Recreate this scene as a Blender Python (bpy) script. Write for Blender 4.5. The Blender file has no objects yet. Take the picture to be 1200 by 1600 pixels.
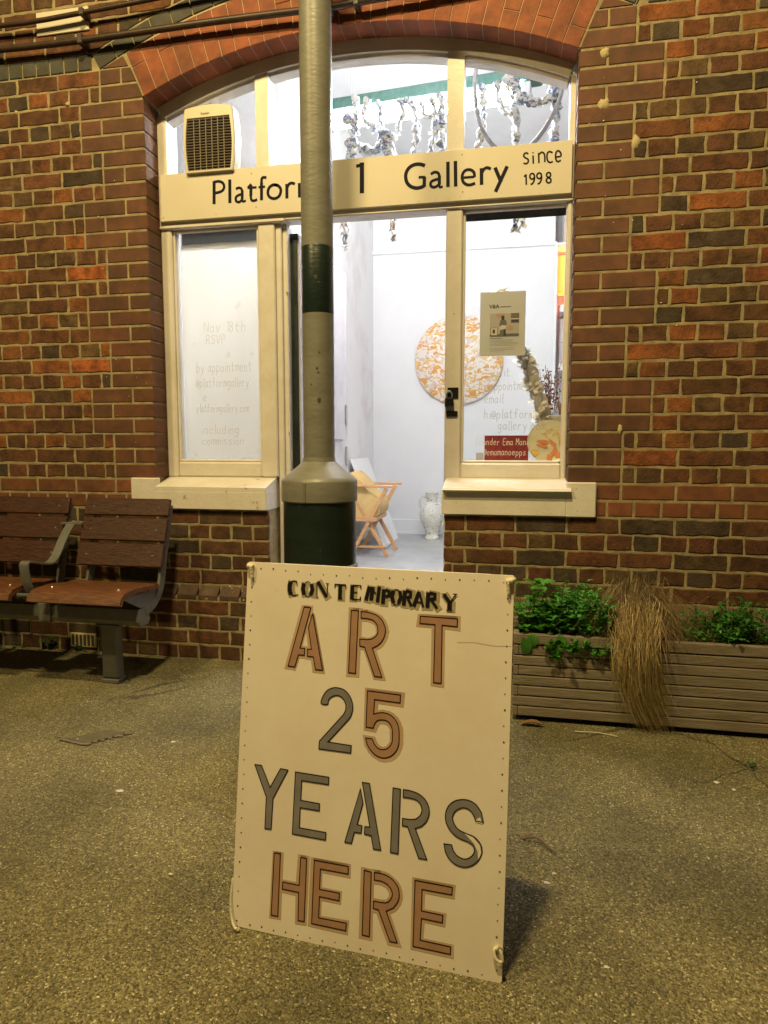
import bpy, bmesh, math, random
from mathutils import Vector, Matrix
R = math.radians
random.seed(7)
SC = bpy.context.scene
COL = SC.collection

# ------------------------------------------------------------------ camera
cam = bpy.data.cameras.new('camera')
cam_o = bpy.data.objects.new('camera', cam)
COL.objects.link(cam_o)
cam_o.location = (-0.21904, -3.06078, 1.06992)
yaw, pitch = R(11.25658), R(-5.74865)
cam_o.rotation_euler = (R(90) + pitch, 0, yaw)
cam.sensor_fit = 'VERTICAL'
cam.sensor_height = 36.0
cam.lens = 1046.87 / 1600 * 36.0
cam.clip_start = 0.02
cam.clip_end = 300
SC.camera = cam_o

# ------------------------------------------------------------------ night light
SC.view_settings.view_transform = 'Standard'
SC.view_settings.look = 'None'
SC.view_settings.exposure = 0.0
SC.view_settings.gamma = 1.0
w = bpy.data.worlds.new('World')
SC.world = w
w.use_nodes = True
bg = w.node_tree.nodes['Background']
bg.inputs[0].default_value = (0.95, 0.72, 0.36, 1)
bg.inputs[1].default_value = 0.05

def area_lamp(name, loc, aim, sx, sy, power, color):
    l = bpy.data.lights.new(name, 'AREA')
    l.shape = 'RECTANGLE'; l.size = sx; l.size_y = sy
    l.energy = power; l.color = color
    o = bpy.data.objects.new(name, l)
    COL.objects.link(o)
    o.location = loc
    o.rotation_euler = (Vector(aim) - Vector(loc)).to_track_quat('-Z', 'Y').to_euler()
    return o
area_lamp('platform_lamp', (-0.8, -2.65, 4.9), (-0.8, -0.9, 0.6), 0.36, 0.10, 200, (1.0, 0.77, 0.345))
area_lamp('second_platform_lamp', (-3.0, -3.5, 4.9), (-1.4, -0.5, 0.8), 0.3, 0.12, 118, (1.0, 0.76, 0.32))

# ------------------------------------------------------------------ materials
def nodes(m):
    m.use_nodes = True
    nt = m.node_tree
    return nt, nt.nodes['Principled BSDF']
def mat(name, col, rough=0.6, col2=None, nscale=6.0, stretch=(1, 1, 1), bump=0.0, bscale=80.0,
        metal=0.0, spec=0.5, attr=None, lo=0.35, hi=0.65, emit=0.0, spots=None, coat=0.0, dirt=None):
    m = bpy.data.materials.new(name)
    nt, p = nodes(m)
    N = nt.nodes; L = nt.links
    p.inputs['Roughness'].default_value = rough
    p.inputs['Metallic'].default_value = metal
    p.inputs['Specular IOR Level'].default_value = spec
    p.inputs['Coat Weight'].default_value = coat
    tc = N.new('ShaderNodeTexCoord'); mp = N.new('ShaderNodeMapping')
    L.new(tc.outputs['Object'], mp.inputs[0]); mp.inputs['Scale'].default_value = stretch
    out = None
    if attr:
        a = N.new('ShaderNodeAttribute'); a.attribute_name = attr
        out = a.outputs['Color']
    if col2 is not None or attr:
        n = N.new('ShaderNodeTexNoise'); n.inputs['Scale'].default_value = nscale
        n.inputs['Detail'].default_value = 6; n.inputs['Roughness'].default_value = 0.65
        L.new(mp.outputs[0], n.inputs['Vector'])
        r = N.new('ShaderNodeMapRange'); r.inputs[1].default_value = lo; r.inputs[2].default_value = hi
        L.new(n.outputs[0], r.inputs[0])
        mx = N.new('ShaderNodeMix'); mx.data_type = 'RGBA'
        L.new(r.outputs[0], mx.inputs[0])
        if attr:
            mx.blend_type = 'MULTIPLY'
            L.new(out, mx.inputs[6]); mx.inputs[7].default_value = (*(col2 or (0.6, 0.6, 0.6)), 1)
        else:
            mx.inputs[6].default_value = (*col, 1); mx.inputs[7].default_value = (*col2, 1)
        out = mx.outputs[2]
    if spots:
        sc, thr, scol = spots
        v = N.new('ShaderNodeTexNoise'); v.inputs['Scale'].default_value = sc
        v.inputs['Detail'].default_value = 2
        L.new(tc.outputs['Object'], v.inputs['Vector'])
        r = N.new('ShaderNodeMapRange'); r.inputs[1].default_value = thr; r.inputs[2].default_value = thr + 0.04
        L.new(v.outputs[0], r.inputs[0])
        mx = N.new('ShaderNodeMix'); mx.data_type = 'RGBA'
        L.new(r.outputs[0], mx.inputs[0])
        if out is None: mx.inputs[6].default_value = (*col, 1)
        else: L.new(out, mx.inputs[6])
        mx.inputs[7].default_value = (*scol, 1)
        out = mx.outputs[2]
    if dirt:
        sc, amt, dcol = dirt
        v = N.new('ShaderNodeTexNoise'); v.inputs['Scale'].default_value = sc
        v.inputs['Detail'].default_value = 7; v.inputs['Roughness'].default_value = 0.7
        L.new(tc.outputs['Object'], v.inputs['Vector'])
        r = N.new('ShaderNodeMapRange'); r.inputs[1].default_value = 0.42; r.inputs[2].default_value = 0.72; r.inputs[4].default_value = amt
        L.new(v.outputs[0], r.inputs[0])
        mx = N.new('ShaderNodeMix'); mx.data_type = 'RGBA'; L.new(r.outputs[0], mx.inputs[0])
        if out is None: mx.inputs[6].default_value = (*col, 1)
        else: L.new(out, mx.inputs[6])
        mx.inputs[7].default_value = (*dcol, 1); out = mx.outputs[2]
    if out is None: p.inputs['Base Color'].default_value = (*col, 1)
    else: L.new(out, p.inputs['Base Color'])
    if bump:
        n = N.new('ShaderNodeTexNoise'); n.inputs['Scale'].default_value = bscale
        n.inputs['Detail'].default_value = 5
        L.new(mp.outputs[0], n.inputs['Vector'])
        b = N.new('ShaderNodeBump'); b.inputs['Strength'].default_value = bump; b.inputs['Distance'].default_value = 0.004
        L.new(n.outputs[0], b.inputs['Height']); L.new(b.outputs[0], p.inputs['Normal'])
    if emit:
        p.inputs['Emission Color'].default_value = (*col, 1); p.inputs['Emission Strength'].default_value = emit
    return m

def glass_mat(name, tint=(0.96, 0.98, 0.97)):
    m = bpy.data.materials.new(name); m.use_nodes = True
    nt = m.node_tree; N = nt.nodes; L = nt.links; N.clear()
    o = N.new('ShaderNodeOutputMaterial'); mx = N.new('ShaderNodeMixShader')
    t = N.new('ShaderNodeBsdfTransparent'); g = N.new('ShaderNodeBsdfGlossy'); lw = N.new('ShaderNodeLayerWeight'); lw.inputs[0].default_value = 0.5; f = N.new('ShaderNodeMath'); f.operation = 'POWER'; f.inputs[1].default_value = 5; f2 = N.new('ShaderNodeMath'); f2.operation = 'MULTIPLY_ADD'; f2.inputs[1].default_value = 0.8; f2.inputs[2].default_value = 0.045
    t.inputs[0].default_value = (*tint, 1); g.inputs['Roughness'].default_value = 0.015; L.new(lw.outputs['Facing'], f.inputs[0]); L.new(f.outputs[0], f2.inputs[0])
    L.new(f2.outputs[0], mx.inputs[0]); L.new(t.outputs[0], mx.inputs[1]); L.new(g.outputs[0], mx.inputs[2])
    L.new(mx.outputs[0], o.inputs[0])
    return m

M = {}
M['brick'] = mat('brick', (0, 0, 0), 0.9, (0.36, 0.32, 0.28), 16, attr='bc', bump=0.9, bscale=110, spots=(120, 0.655, (0.012, 0.009, 0.008)), lo=0.4, hi=0.66, dirt=(3.5, 0.65, (0.05, 0.03, 0.015)))
M['smooth_brick'] = mat('smooth_brick', (0, 0, 0), 0.75, (0.55, 0.52, 0.52), 7, attr='bc', bump=0.4, bscale=160, spots=(60, 0.76, (0.4, 0.33, 0.25)), dirt=(3.5, 0.45, (0.045, 0.03, 0.02)))
M['mortar'] = mat('mortar', (0.42, 0.345, 0.195), 0.95, (0.23, 0.185, 0.1), 22, bump=0.7, bscale=220, dirt=(4.5, 0.35, (0.16, 0.12, 0.07)))
M['dark_mortar'] = mat('thin_mortar', (0.5, 0.42, 0.28), 0.9)
M['cream'] = mat('cream_paint', (0.73, 0.69, 0.66), 0.38, (0.67, 0.62, 0.57), 5, bump=0.2, bscale=30, dirt=(7, 0.35, (0.45, 0.4, 0.28)), spots=(45, 0.765, (0.3, 0.24, 0.15)))
M['sign_cream'] = mat('sign_cream', (0.68, 0.62, 0.52), 0.32, (0.64, 0.585, 0.48), 3, bump=0.05, bscale=30)
M['stone_paint'] = mat('sill_paint', (0.74, 0.7, 0.66), 0.42, (0.66, 0.61, 0.55), 9, bump=0.35, bscale=60, spots=(26, 0.72, (0.42, 0.37, 0.27)))
M['board_white'] = mat('board_paint', (0.86, 0.785, 0.69), 0.5, (0.81, 0.73, 0.63), 3, bump=0.06, bscale=40, spots=(9, 0.72, (0.58, 0.52, 0.38)), dirt=(5, 0.5, (0.72, 0.6, 0.5)))
M['black_paint'] = mat('black_paint', (0.012, 0.01, 0.012), 0.6, spec=0.15)
M['navy_paint'] = mat('navy_paint', (0.010, 0.010, 0.022), 0.6, spec=0.12)
M['stencil_brown'] = mat('stencil_brown', (0.12, 0.075, 0.03), 0.5)
M['grey_letter'] = mat('grey_letter', (0.24, 0.225, 0.23), 0.6, (0.185, 0.175, 0.175), 20, spec=0.2)
M['tan_letter'] = mat('tan_letter', (0.43, 0.25, 0.17), 0.6, (0.36, 0.205, 0.13), 18, spec=0.2)
M['tan_halo'] = mat('tan_halo', (0.5, 0.33, 0.21), 0.6, (0.56, 0.4, 0.27), 14)
M['grey_halo'] = mat('grey_halo', (0.36, 0.31, 0.2), 0.55, (0.44, 0.36, 0.2), 18)
M['column_paint'] = mat('column_paint', (0.21, 0.205, 0.175), 0.42, (0.17, 0.165, 0.14), 10, bump=0.3, bscale=35, stretch=(1, 1, 2.5), spots=(24, 0.745, (0.07, 0.06, 0.045)))
M['column_green'] = mat('column_green', (0.008, 0.018, 0.015), 0.35, (0.013, 0.024, 0.02), 12, bump=0.3, bscale=35, stretch=(1, 1, 2.5), spots=(40, 0.745, (0.13, 0.14, 0.1)))
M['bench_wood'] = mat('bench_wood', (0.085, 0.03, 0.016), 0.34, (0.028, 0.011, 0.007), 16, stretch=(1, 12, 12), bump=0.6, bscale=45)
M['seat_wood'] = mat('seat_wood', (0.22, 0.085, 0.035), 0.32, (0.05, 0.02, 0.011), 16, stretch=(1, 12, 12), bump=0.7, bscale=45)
M['bench_metal'] = mat('bench_metal', (0.19, 0.19, 0.18), 0.42, (0.15, 0.15, 0.145), 20, metal=0.3, bump=0.08, bscale=120)
M['bolt'] = mat('bolt', (0.6, 0.6, 0.58), 0.3, metal=0.9)
M['planter_wood'] = mat('planter_wood', (0.24, 0.2, 0.155), 0.85, (0.16, 0.125, 0.08), 7, stretch=(1, 9, 9), bump=0.6, bscale=30, spots=(5, 0.72, (0.12, 0.08, 0.05)))
M['soil'] = mat('soil', (0.03, 0.022, 0.015), 0.95, (0.06, 0.045, 0.03), 60, bump=1, bscale=90)
M['leaf'] = mat('leaf', (0, 0, 0), 0.42, (0.6, 0.65, 0.55), 40, attr='bc')
M['straw'] = mat('straw', (0, 0, 0), 0.6, (0.75, 0.7, 0.65), 40, attr='bc')
M['pipe'] = mat('pipe_paint', (0.035, 0.022, 0.018), 0.4, (0.06, 0.035, 0.025), 20, bump=0.2)
M['plaster'] = mat('white_plaster', (0.79, 0.78, 0.775), 0.8, (0.75, 0.74, 0.74), 3, bump=0.15, bscale=25)
M['side_plaster'] = mat('side_plaster', (0.77, 0.76, 0.76), 0.8, (0.6, 0.54, 0.52), 1.6, bump=0.2, bscale=20, lo=0.5, hi=0.75)
M['ceiling'] = mat('ceiling_paint', (0.6, 0.6, 0.6), 0.85, (0.54, 0.54, 0.55), 2)
M['floor'] = mat('painted_floor', (0.3, 0.31, 0.32), 0.35, (0.42, 0.43, 0.44), 5, bump=0.2, bscale=15)
M['gloss_white'] = mat('gloss_white', (0.82, 0.82, 0.82), 0.3)
M['door_face'] = mat('door_face', (0.5, 0.49, 0.52), 0.25, (0.42, 0.4, 0.43), 6, bump=0.1)
M['door_edge'] = mat('door_edge', (0.008, 0.014, 0.014), 0.45, (0.02, 0.03, 0.03), 30)
M['glass'] = glass_mat('window_glass')
M['tube'] = mat('lit_tube', (0.95, 0.965, 1.0), 0.5, emit=335)
M['green_metal'] = mat('green_metal', (0.012, 0.075, 0.055), 0.5, (0.06, 0.12, 0.1), 30)
M['paper'] = mat('paper', (0.78, 0.77, 0.74), 0.8, (0.7, 0.68, 0.64), 3)
M['poster_paper'] = mat('poster_paper', (0.56, 0.54, 0.54), 0.7)
M['ink'] = mat('ink', (0.05, 0.05, 0.05), 0.7)
M['chalk'] = mat('chalk_writing', (0.4, 0.41, 0.43), 0.9)
M['red_card'] = mat('red_card', (0.17, 0.006, 0.012), 0.7, (0.26, 0.03, 0.03), 60)
M['grey_card'] = mat('grey_card', (0.36, 0.35, 0.34), 0.7)
M['blind'] = mat('blind_cloth', (0.045, 0.05, 0.065), 0.7, (0.1, 0.1, 0.11), 12)
M['blind_grey'] = mat('blind_grey', (0.17, 0.17, 0.17), 0.7, (0.3, 0.3, 0.3), 7)
M['pine'] = mat('pine_wood', (0.6, 0.34, 0.16), 0.45, (0.5, 0.27, 0.12), 12, stretch=(1, 1, 6))
M['sling'] = mat('sling_cloth', (0.62, 0.43, 0.17), 0.8, (0.55, 0.37, 0.14), 20)
M['brass_black'] = mat('black_iron', (0.03, 0.03, 0.035), 0.35, metal=0.7)
M['fan_cream'] = mat('fan_plastic', (0.6, 0.54, 0.42), 0.35)
M['fan_dark'] = mat('fan_dark', (0.015, 0.01, 0.014), 0.6)
M['fan_bar'] = mat('fan_bar', (0.3, 0.25, 0.19), 0.4)
M['cloth'] = mat('pale_cloth', (0.62, 0.58, 0.5), 0.85, (0.42, 0.39, 0.34), 18, bump=0.6, bscale=60)
M['terracotta'] = mat('leaf_print', (0.6, 0.2, 0.08), 0.6, (0.5, 0.16, 0.07), 30)
M['ochre'] = mat('ochre', (0.6, 0.38, 0.1), 0.6)
M['plate'] = mat('plate_glaze', (0.72, 0.66, 0.5), 0.3)
M['vase_grey'] = mat('vase_grey', (0.3, 0.28, 0.28), 0.5, (0.45, 0.43, 0.42), 20)
M['chip'] = mat('bare_metal_chip', (0.06, 0.045, 0.035), 0.8)
M['berry'] = mat('dried_berry', (0.18, 0.045, 0.035), 0.8)
M['twig'] = mat('twig', (0.16, 0.1, 0.055), 0.9, (0.24, 0.16, 0.09), 40)
M['amber'] = mat('amber_shade', (1.0, 0.34, 0.06), 0.6, emit=1.5)
M['curtain'] = mat('beige_curtain', (0.55, 0.48, 0.42), 0.9)
M['hose'] = mat('grey_hose', (0.2, 0.19, 0.21), 0.6, (0.3, 0.29, 0.3), 60)
M['rope_cream'] = mat('cotton_rope', (0.66, 0.6, 0.44), 0.85, bump=0.6, bscale=200)
M['dead_leaf'] = mat('dead_leaf', (0.18, 0.1, 0.04), 0.8)

def art_mat(name, base, cols, scale):
    m = bpy.data.materials.new(name)
    nt, p = nodes(m); N = nt.nodes; L = nt.links
    tc = N.new('ShaderNodeTexCoord'); out = None
    p.inputs['Roughness'].default_value = 0.55
    for i, (c, thr, s) in enumerate(cols):
        mp = N.new('ShaderNodeMapping'); mp.inputs['Location'].default_value = (i * 3.7, i * 1.3, i * 5.1)
        mp.inputs['Scale'].default_value = (1, 1, 1.5)
        L.new(tc.outputs['Object'], mp.inputs[0])
        n = N.new('ShaderNodeTexNoise'); n.inputs['Scale'].default_value = scale * s; n.inputs['Detail'].default_value = 3
        n.inputs['Distortion'].default_value = 1.2
        L.new(mp.outputs[0], n.inputs['Vector'])
        r = N.new('ShaderNodeMapRange'); r.inputs[1].default_value = thr; r.inputs[2].default_value = thr + 0.025
        L.new(n.outputs[0], r.inputs[0])
        mx = N.new('ShaderNodeMix'); mx.data_type = 'RGBA'; L.new(r.outputs[0], mx.inputs[0])
        if out is None: mx.inputs[6].default_value = (*base, 1)
        else: L.new(out, mx.inputs[6])
        mx.inputs[7].default_value = (*c, 1); out = mx.outputs[2]
    L.new(out, p.inputs['Base Color'])
    return m
M['disc_art'] = art_mat('marbled_disc', (0.74, 0.66, 0.58), [((0.62, 0.48, 0.42), 0.56, 1.3), ((0.66, 0.31, 0.07), 0.53, 1.0), ((0.7, 0.46, 0.14), 0.56, 1.6), ((0.42, 0.4, 0.46), 0.66, 1.2), ((0.8, 0.74, 0.68), 0.6, 2.2)], 9)
M['vase_art'] = art_mat('marbled_vase', (0.62, 0.6, 0.52), [((0.18, 0.24, 0.22), 0.6, 1.2), ((0.5, 0.34, 0.14), 0.62, 1.5), ((0.72, 0.7, 0.66), 0.55, 2.0)], 18)
M['rag'] = art_mat('rag_cloth', (0.66, 0.64, 0.6), [((0.08, 0.12, 0.26), 0.57, 1.0), ((0.42, 0.33, 0.15), 0.6, 1.3), ((0.34, 0.12, 0.1), 0.63, 1.1), ((0.1, 0.12, 0.18), 0.56, 1.7)], 20)
M['frame_art'] = art_mat('framed_print', (0.66, 0.58, 0.55), [((0.45, 0.3, 0.22), 0.62, 1.0)], 10)
M['scuff'] = mat('scuffed_paper', (0.78, 0.765, 0.74), 0.75, (0.66, 0.62, 0.56), 2.2, stretch=(1.4, 1, .8), lo=0.42, hi=0.7, spots=(16, 0.675, (0.55, 0.47, 0.38)))

def add_translucency(m, col, f):
    nt = m.node_tree; N = nt.nodes; L = nt.links; p = N['Principled BSDF']
    out = [n for n in N if n.type == 'OUTPUT_MATERIAL'][0]
    t = N.new('ShaderNodeBsdfTranslucent'); t.inputs[0].default_value = (*col, 1)
    mx = N.new('ShaderNodeMixShader'); mx.inputs[0].default_value = f
    L.new(p.outputs[0], mx.inputs[1]); L.new(t.outputs[0], mx.inputs[2]); L.new(mx.outputs[0], out.inputs[0])
add_translucency(M['scuff'], (0.98, 0.95, 0.88), 0.7)
add_translucency(M['poster_paper'], (0.75, 0.75, 0.72), 0.22)
add_translucency(M['blind_grey'], (0.5, 0.5, 0.5), 0.4)
add_translucency(M['leaf'], (0.12, 0.32, 0.03), 0.3)
add_translucency(M['plate'], (0.7, 0.6, 0.42), 0.3)
add_translucency(M['cloth'], (0.95, 0.9, 0.8), 0.6)
add_translucency(M['rag'], (0.45, 0.45, 0.45), 0.2)

def asphalt():
    m = bpy.data.materials.new('asphalt'); nt, p = nodes(m); N = nt.nodes; L = nt.links
    tc = N.new('ShaderNodeTexCoord')
    v = N.new('ShaderNodeTexVoronoi'); v.inputs['Scale'].default_value = 250
    L.new(tc.outputs['Object'], v.inputs['Vector'])
    sep = N.new('ShaderNodeSeparateColor'); L.new(v.outputs['Color'], sep.inputs[0])
    cr = N.new('ShaderNodeValToRGB'); e = cr.color_ramp.elements
    e[0].position = 0; e[0].color = (0.075, 0.062, 0.034, 1)
    e[1].position = 1; e[1].color = (0.7, 0.64, 0.42, 1)
    for pos, c in ((0.5, (0.18, 0.157, 0.078, 1)), (0.88, (0.28, 0.245, 0.125, 1)), (0.972, (0.38, 0.335, 0.18, 1))):
        x = e.new(pos); x.color = c
    L.new(sep.outputs[0], cr.inputs[0])
    n = N.new('ShaderNodeTexNoise'); n.inputs['Scale'].default_value = 2.2; n.inputs['Detail'].default_value = 8
    L.new(tc.outputs['Object'], n.inputs['Vector'])
    r = N.new('ShaderNodeMapRange'); r.inputs[1].default_value = 0.3; r.inputs[2].default_value = 0.7
    r.inputs[3].default_value = 0.58; r.inputs[4].default_value = 1.3
    L.new(n.outputs[0], r.inputs[0])
    mx = N.new('ShaderNodeMix'); mx.data_type = 'RGBA'; mx.blend_type = 'MULTIPLY'; mx.inputs[0].default_value = 1
    L.new(cr.outputs[0], mx.inputs[6]); L.new(r.outputs[0], mx.inputs[7])
    # cracks
    nz = N.new('ShaderNodeTexNoise'); nz.inputs['Scale'].default_value = 3; nz.inputs['Detail'].default_value = 6
    L.new(tc.outputs['Object'], nz.inputs['Vector'])
    ad = N.new('ShaderNodeMixRGB'); ad.inputs[0].default_value = 0.16
    L.new(tc.outputs['Object'], ad.inputs[1]); L.new(nz.outputs['Color'], ad.inputs[2])
    vc = N.new('ShaderNodeTexVoronoi'); vc.feature = 'DISTANCE_TO_EDGE'; vc.inputs['Scale'].default_value = 0.85
    L.new(ad.outputs[0], vc.inputs['Vector'])
    rc = N.new('ShaderNodeMapRange'); rc.inputs[1].default_value = 0.001; rc.inputs[2].default_value = 0.005
    rc.inputs[3].default_value = 0.35; rc.inputs[4].default_value = 1.0
    L.new(vc.outputs['Distance'], rc.inputs[0])
    n3 = N.new('ShaderNodeTexNoise'); n3.inputs['Scale'].default_value = 1.3; L.new(tc.outputs['Object'], n3.inputs['Vector'])
    r3 = N.new('ShaderNodeMapRange'); r3.inputs[1].default_value = 0.48; r3.inputs[2].default_value = 0.56
    L.new(n3.outputs[0], r3.inputs[0])
    mc = N.new('ShaderNodeMix'); mc.data_type = 'FLOAT'; mc.inputs[3].default_value = 1.0
    L.new(r3.outputs[0], mc.inputs[0]); mc.inputs[2].default_value = 1.0; L.new(rc.outputs[0], mc.inputs[3])
    m2 = N.new('ShaderNodeMix'); m2.data_type = 'RGBA'; m2.blend_type = 'MULTIPLY'; m2.inputs[0].default_value = 1
    L.new(mx.outputs[2], m2.inputs[6]); L.new(mc.outputs[0], m2.inputs[7])
    L.new(m2.outputs[2], p.inputs['Base Color'])
    p.inputs['Roughness'].default_value = 0.72
    b = N.new('ShaderNodeBump'); b.inputs['Strength'].default_value = 1.0; b.inputs['Distance'].default_value = 0.0035
    mm = N.new('ShaderNodeMath'); mm.operation = 'MULTIPLY'
    L.new(v.outputs['Distance'], mm.inputs[0]); mm.inputs[1].default_value = -1.2
    a2 = N.new('ShaderNodeMath'); a2.operation = 'ADD'; L.new(mm.outputs[0], a2.inputs[0])
    n4 = N.new('ShaderNodeTexNoise'); n4.inputs['Scale'].default_value = 45; L.new(tc.outputs['Object'], n4.inputs['Vector'])
    L.new(n4.outputs[0], a2.inputs[1])
    L.new(a2.outputs[0], b.inputs['Height']); L.new(b.outputs[0], p.inputs['Normal'])
    return m
M['asphalt'] = asphalt()
M['mortar_patch'] = mat('mortar_patch', (0.5, 0.42, 0.24), 0.9, (0.42, 0.34, 0.18), 30, bump=0.3)
M['planter_stone'] = mat('grey_stone', (0.2, 0.17, 0.13), 0.9, (0.14, 0.12, 0.09), 20, bump=0.6)

# ------------------------------------------------------------------ helpers
def tag(o, label=None, cat=None, group=None, kind=None):
    if label: o['label'] = label
    if cat: o['category'] = cat
    if group: o['group'] = group
    if kind: o['kind'] = kind
    return o
def empty(name, loc, label, cat, group=None):
    o = bpy.data.objects.new(name, None); COL.objects.link(o); o.location = loc
    o.empty_display_size = 0.1
    return tag(o, label, cat, group)
def wloc(o):
    v = Vector((0, 0, 0))
    while o is not None:
        v += o.location; o = o.parent
    return v

class MB:
    def __init__(s): s.v = []; s.f = []; s.c = []; s.mi = []; s.M = None
    def add(s, vs, fs, col=None, mi=0):
        n = len(s.v)
        if s.M is not None: vs = [s.M @ Vector(p) for p in vs]
        s.v += [tuple(p) for p in vs]
        for f in fs:
            s.f.append([n + i for i in f]); s.c.append(col); s.mi.append(mi)
        return s
    def box(s, x0, x1, y0, y1, z0, z1, b=0.0, col=None, mi=0, mtx=None):
        if x1 < x0: x0, x1 = x1, x0
        if y1 < y0: y0, y1 = y1, y0
        if z1 < z0: z0, z1 = z1, z0
        c = ((x0+x1)/2, (y0+y1)/2, (z0+z1)/2); h = ((x1-x0)/2, (y1-y0)/2, (z1-z0)/2)
        b = min(b, min(h) * 0.9)
        if b <= 0:
            vs = [(c[0]+i*h[0], c[1]+j*h[1], c[2]+k*h[2]) for i in (-1, 1) for j in (-1, 1) for k in (-1, 1)]
            fs = [(0, 1, 3, 2), (4, 6, 7, 5), (0, 4, 5, 1), (2, 3, 7, 6), (0, 2, 6, 4), (1, 5, 7, 3)]
        else:
            vs = []; idx = {}
            for i in (-1, 1):
                for j in (-1, 1):
                    for k in (-1, 1):
                        for a in range(3):
                            sg = (i, j, k)
                            vs.append(tuple(c[q] + sg[q] * (h[q] - (0 if q == a else b)) for q in range(3)))
                            idx[(i, j, k, a)] = len(vs) - 1
            fs = []
            for a in range(3):
                o1, o2 = [q for q in range(3) if q != a]
                for sgn in (-1, 1):
                    q4 = []
                    for s1, s2 in ((-1, -1), (1, -1), (1, 1), (-1, 1)):
                        t = [0, 0, 0]; t[a] = sgn; t[o1] = s1; t[o2] = s2
                        q4.append(idx[(*t, a)])
                    fs.append(q4)
            for a in range(3):
                o1, o2 = [q for q in range(3) if q != a]
                for s1 in (-1, 1):
                    for s2 in (-1, 1):
                        def g(sa, fa):
                            t = [0, 0, 0]; t[a] = sa; t[o1] = s1; t[o2] = s2
                            return idx[(*t, fa)]
                        fs.append([g(-1, o1), g(1, o1), g(1, o2), g(-1, o2)])
            for i in (-1, 1):
                for j in (-1, 1):
                    for k in (-1, 1): fs.append([idx[(i, j, k, a)] for a in range(3)])
        if mtx is not None: vs = [mtx @ Vector(p) for p in vs]
        return s.add(vs, fs, col, mi)
    def tube(s, pts, r, seg=10, col=None, mi=0, cap=True, flat=None):
        pts = [Vector(p) for p in pts]; n = len(pts)
        rs = r if isinstance(r, (list, tuple)) else [r] * n
        vs = []; up = None
        for i in range(n):
            t = (pts[min(i+1, n-1)] - pts[max(i-1, 0)]).normalized()
            if up is None:
                up = Vector((0, 0, 1)) if abs(t.z) < 0.9 else Vector((1, 0, 0))
            a = t.cross(up).normalized(); up = a.cross(t).normalized()
            for k in range(seg):
                an = 2 * math.pi * k / seg
                vs.append(pts[i] + a * math.cos(an) * rs[i] + up * math.sin(an) * rs[i] * (flat or 1))
        fs = [(i*seg+k, i*seg+(k+1) % seg, (i+1)*seg+(k+1) % seg, (i+1)*seg+k) for i in range(n-1) for k in range(seg)]
        if cap: fs += [tuple(range(seg))[::-1], tuple((n-1)*seg+k for k in range(seg))]
        return s.add(vs, fs, col, mi)
    def lathe(s, prof, c=(0, 0, 0), seg=40, col=None, mi=0, cap=True):
        vs = [(c[0]+r*math.cos(2*math.pi*k/seg), c[1]+r*math.sin(2*math.pi*k/seg), c[2]+z) for r, z in prof for k in range(seg)]
        n = len(prof)
        fs = [(i*seg+k, i*seg+(k+1) % seg, (i+1)*seg+(k+1) % seg, (i+1)*seg+k) for i in range(n-1) for k in range(seg)]
        if cap: fs += [tuple(range(seg))[::-1], tuple((n-1)*seg+k for k in range(seg))]
        return s.add(vs, fs, col, mi)
    def prism(s, poly, fn, d0, d1, col=None, mi=0):
        n = len(poly)
        vs = [fn(a, b, d0) for a, b in poly] + [fn(a, b, d1) for a, b in poly]
        fs = [tuple(range(n))[::-1], tuple(range(n, 2*n))] + [(i, (i+1) % n, n+(i+1) % n, n+i) for i in range(n)]
        return s.add(vs, fs, col, mi)
    def poly(s, poly, fn, d, col=None, mi=0):
        return s.add([fn(a, b, d) for a, b in poly], [tuple(range(len(poly)))], col, mi)
    def ribbon(s, pts, width, fn, d, closed=False, ext=0.0, mi=0, col=None):
        P = [Vector(p) for p in pts]
        q = [P[0]]
        for p in P[1:]:
            if (p - q[-1]).length > 1e-5: q.append(p)
        if closed and (q[0]-q[-1]).length < 1e-5: q.pop()
        P = q; n = len(P)
        if n < 2: return s
        if not closed and ext:
            P[0] = P[0] - (P[1]-P[0]).normalized()*ext; P[-1] = P[-1] + (P[-1]-P[-2]).normalized()*ext
        vs = []
        for i in range(n):
            if closed: a, b = (P[i]-P[i-1]).normalized(), (P[(i+1) % n]-P[i]).normalized()
            else:
                a = (P[i]-P[i-1]).normalized() if i else (P[1]-P[0]).normalized()
                b = (P[i+1]-P[i]).normalized() if i < n-1 else a
            na, nb = Vector((-a.y, a.x)), Vector((-b.y, b.x))
            m = na + nb
            m = m.normalized() if m.length > 1e-4 else na
            k = min(1.0 / max(m.dot(na), 0.35), 2.5) * width / 2
            l, r_ = P[i] + m*k, P[i] - m*k
            vs += [fn(l.x, l.y, d), fn(r_.x, r_.y, d)]
        m_ = n if closed else n-1
        fs = [(2*i, 2*i+1, 2*((i+1) % n)+1, 2*((i+1) % n)) for i in range(m_)]
        return s.add(vs, fs, col, mi)
    def build(s, name, m, parent=None, smooth=None, normals=True):
        off = wloc(parent) if parent else Vector((0, 0, 0))
        me = bpy.data.meshes.new(name)
        me.from_pydata([(p[0]-off.x, p[1]-off.y, p[2]-off.z) for p in s.v], [], s.f)
        for mm in (m if isinstance(m, list) else [m]): me.materials.append(mm)
        if any(s.mi): me.polygons.foreach_set('material_index', s.mi)
        if any(c is not None for c in s.c):
            at = me.color_attributes.new('bc', 'FLOAT_COLOR', 'CORNER')
            buf = []
            for f, c in zip(s.f, s.c):
                c = c or (0.5, 0.5, 0.5)
                buf += [c[0], c[1], c[2], 1.0] * len(f)
            at.data.foreach_set('color', buf)
        if normals:
            bm = bmesh.new(); bm.from_mesh(me)
            bmesh.ops.recalc_face_normals(bm, faces=bm.faces); bm.to_mesh(me); bm.free()
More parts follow.
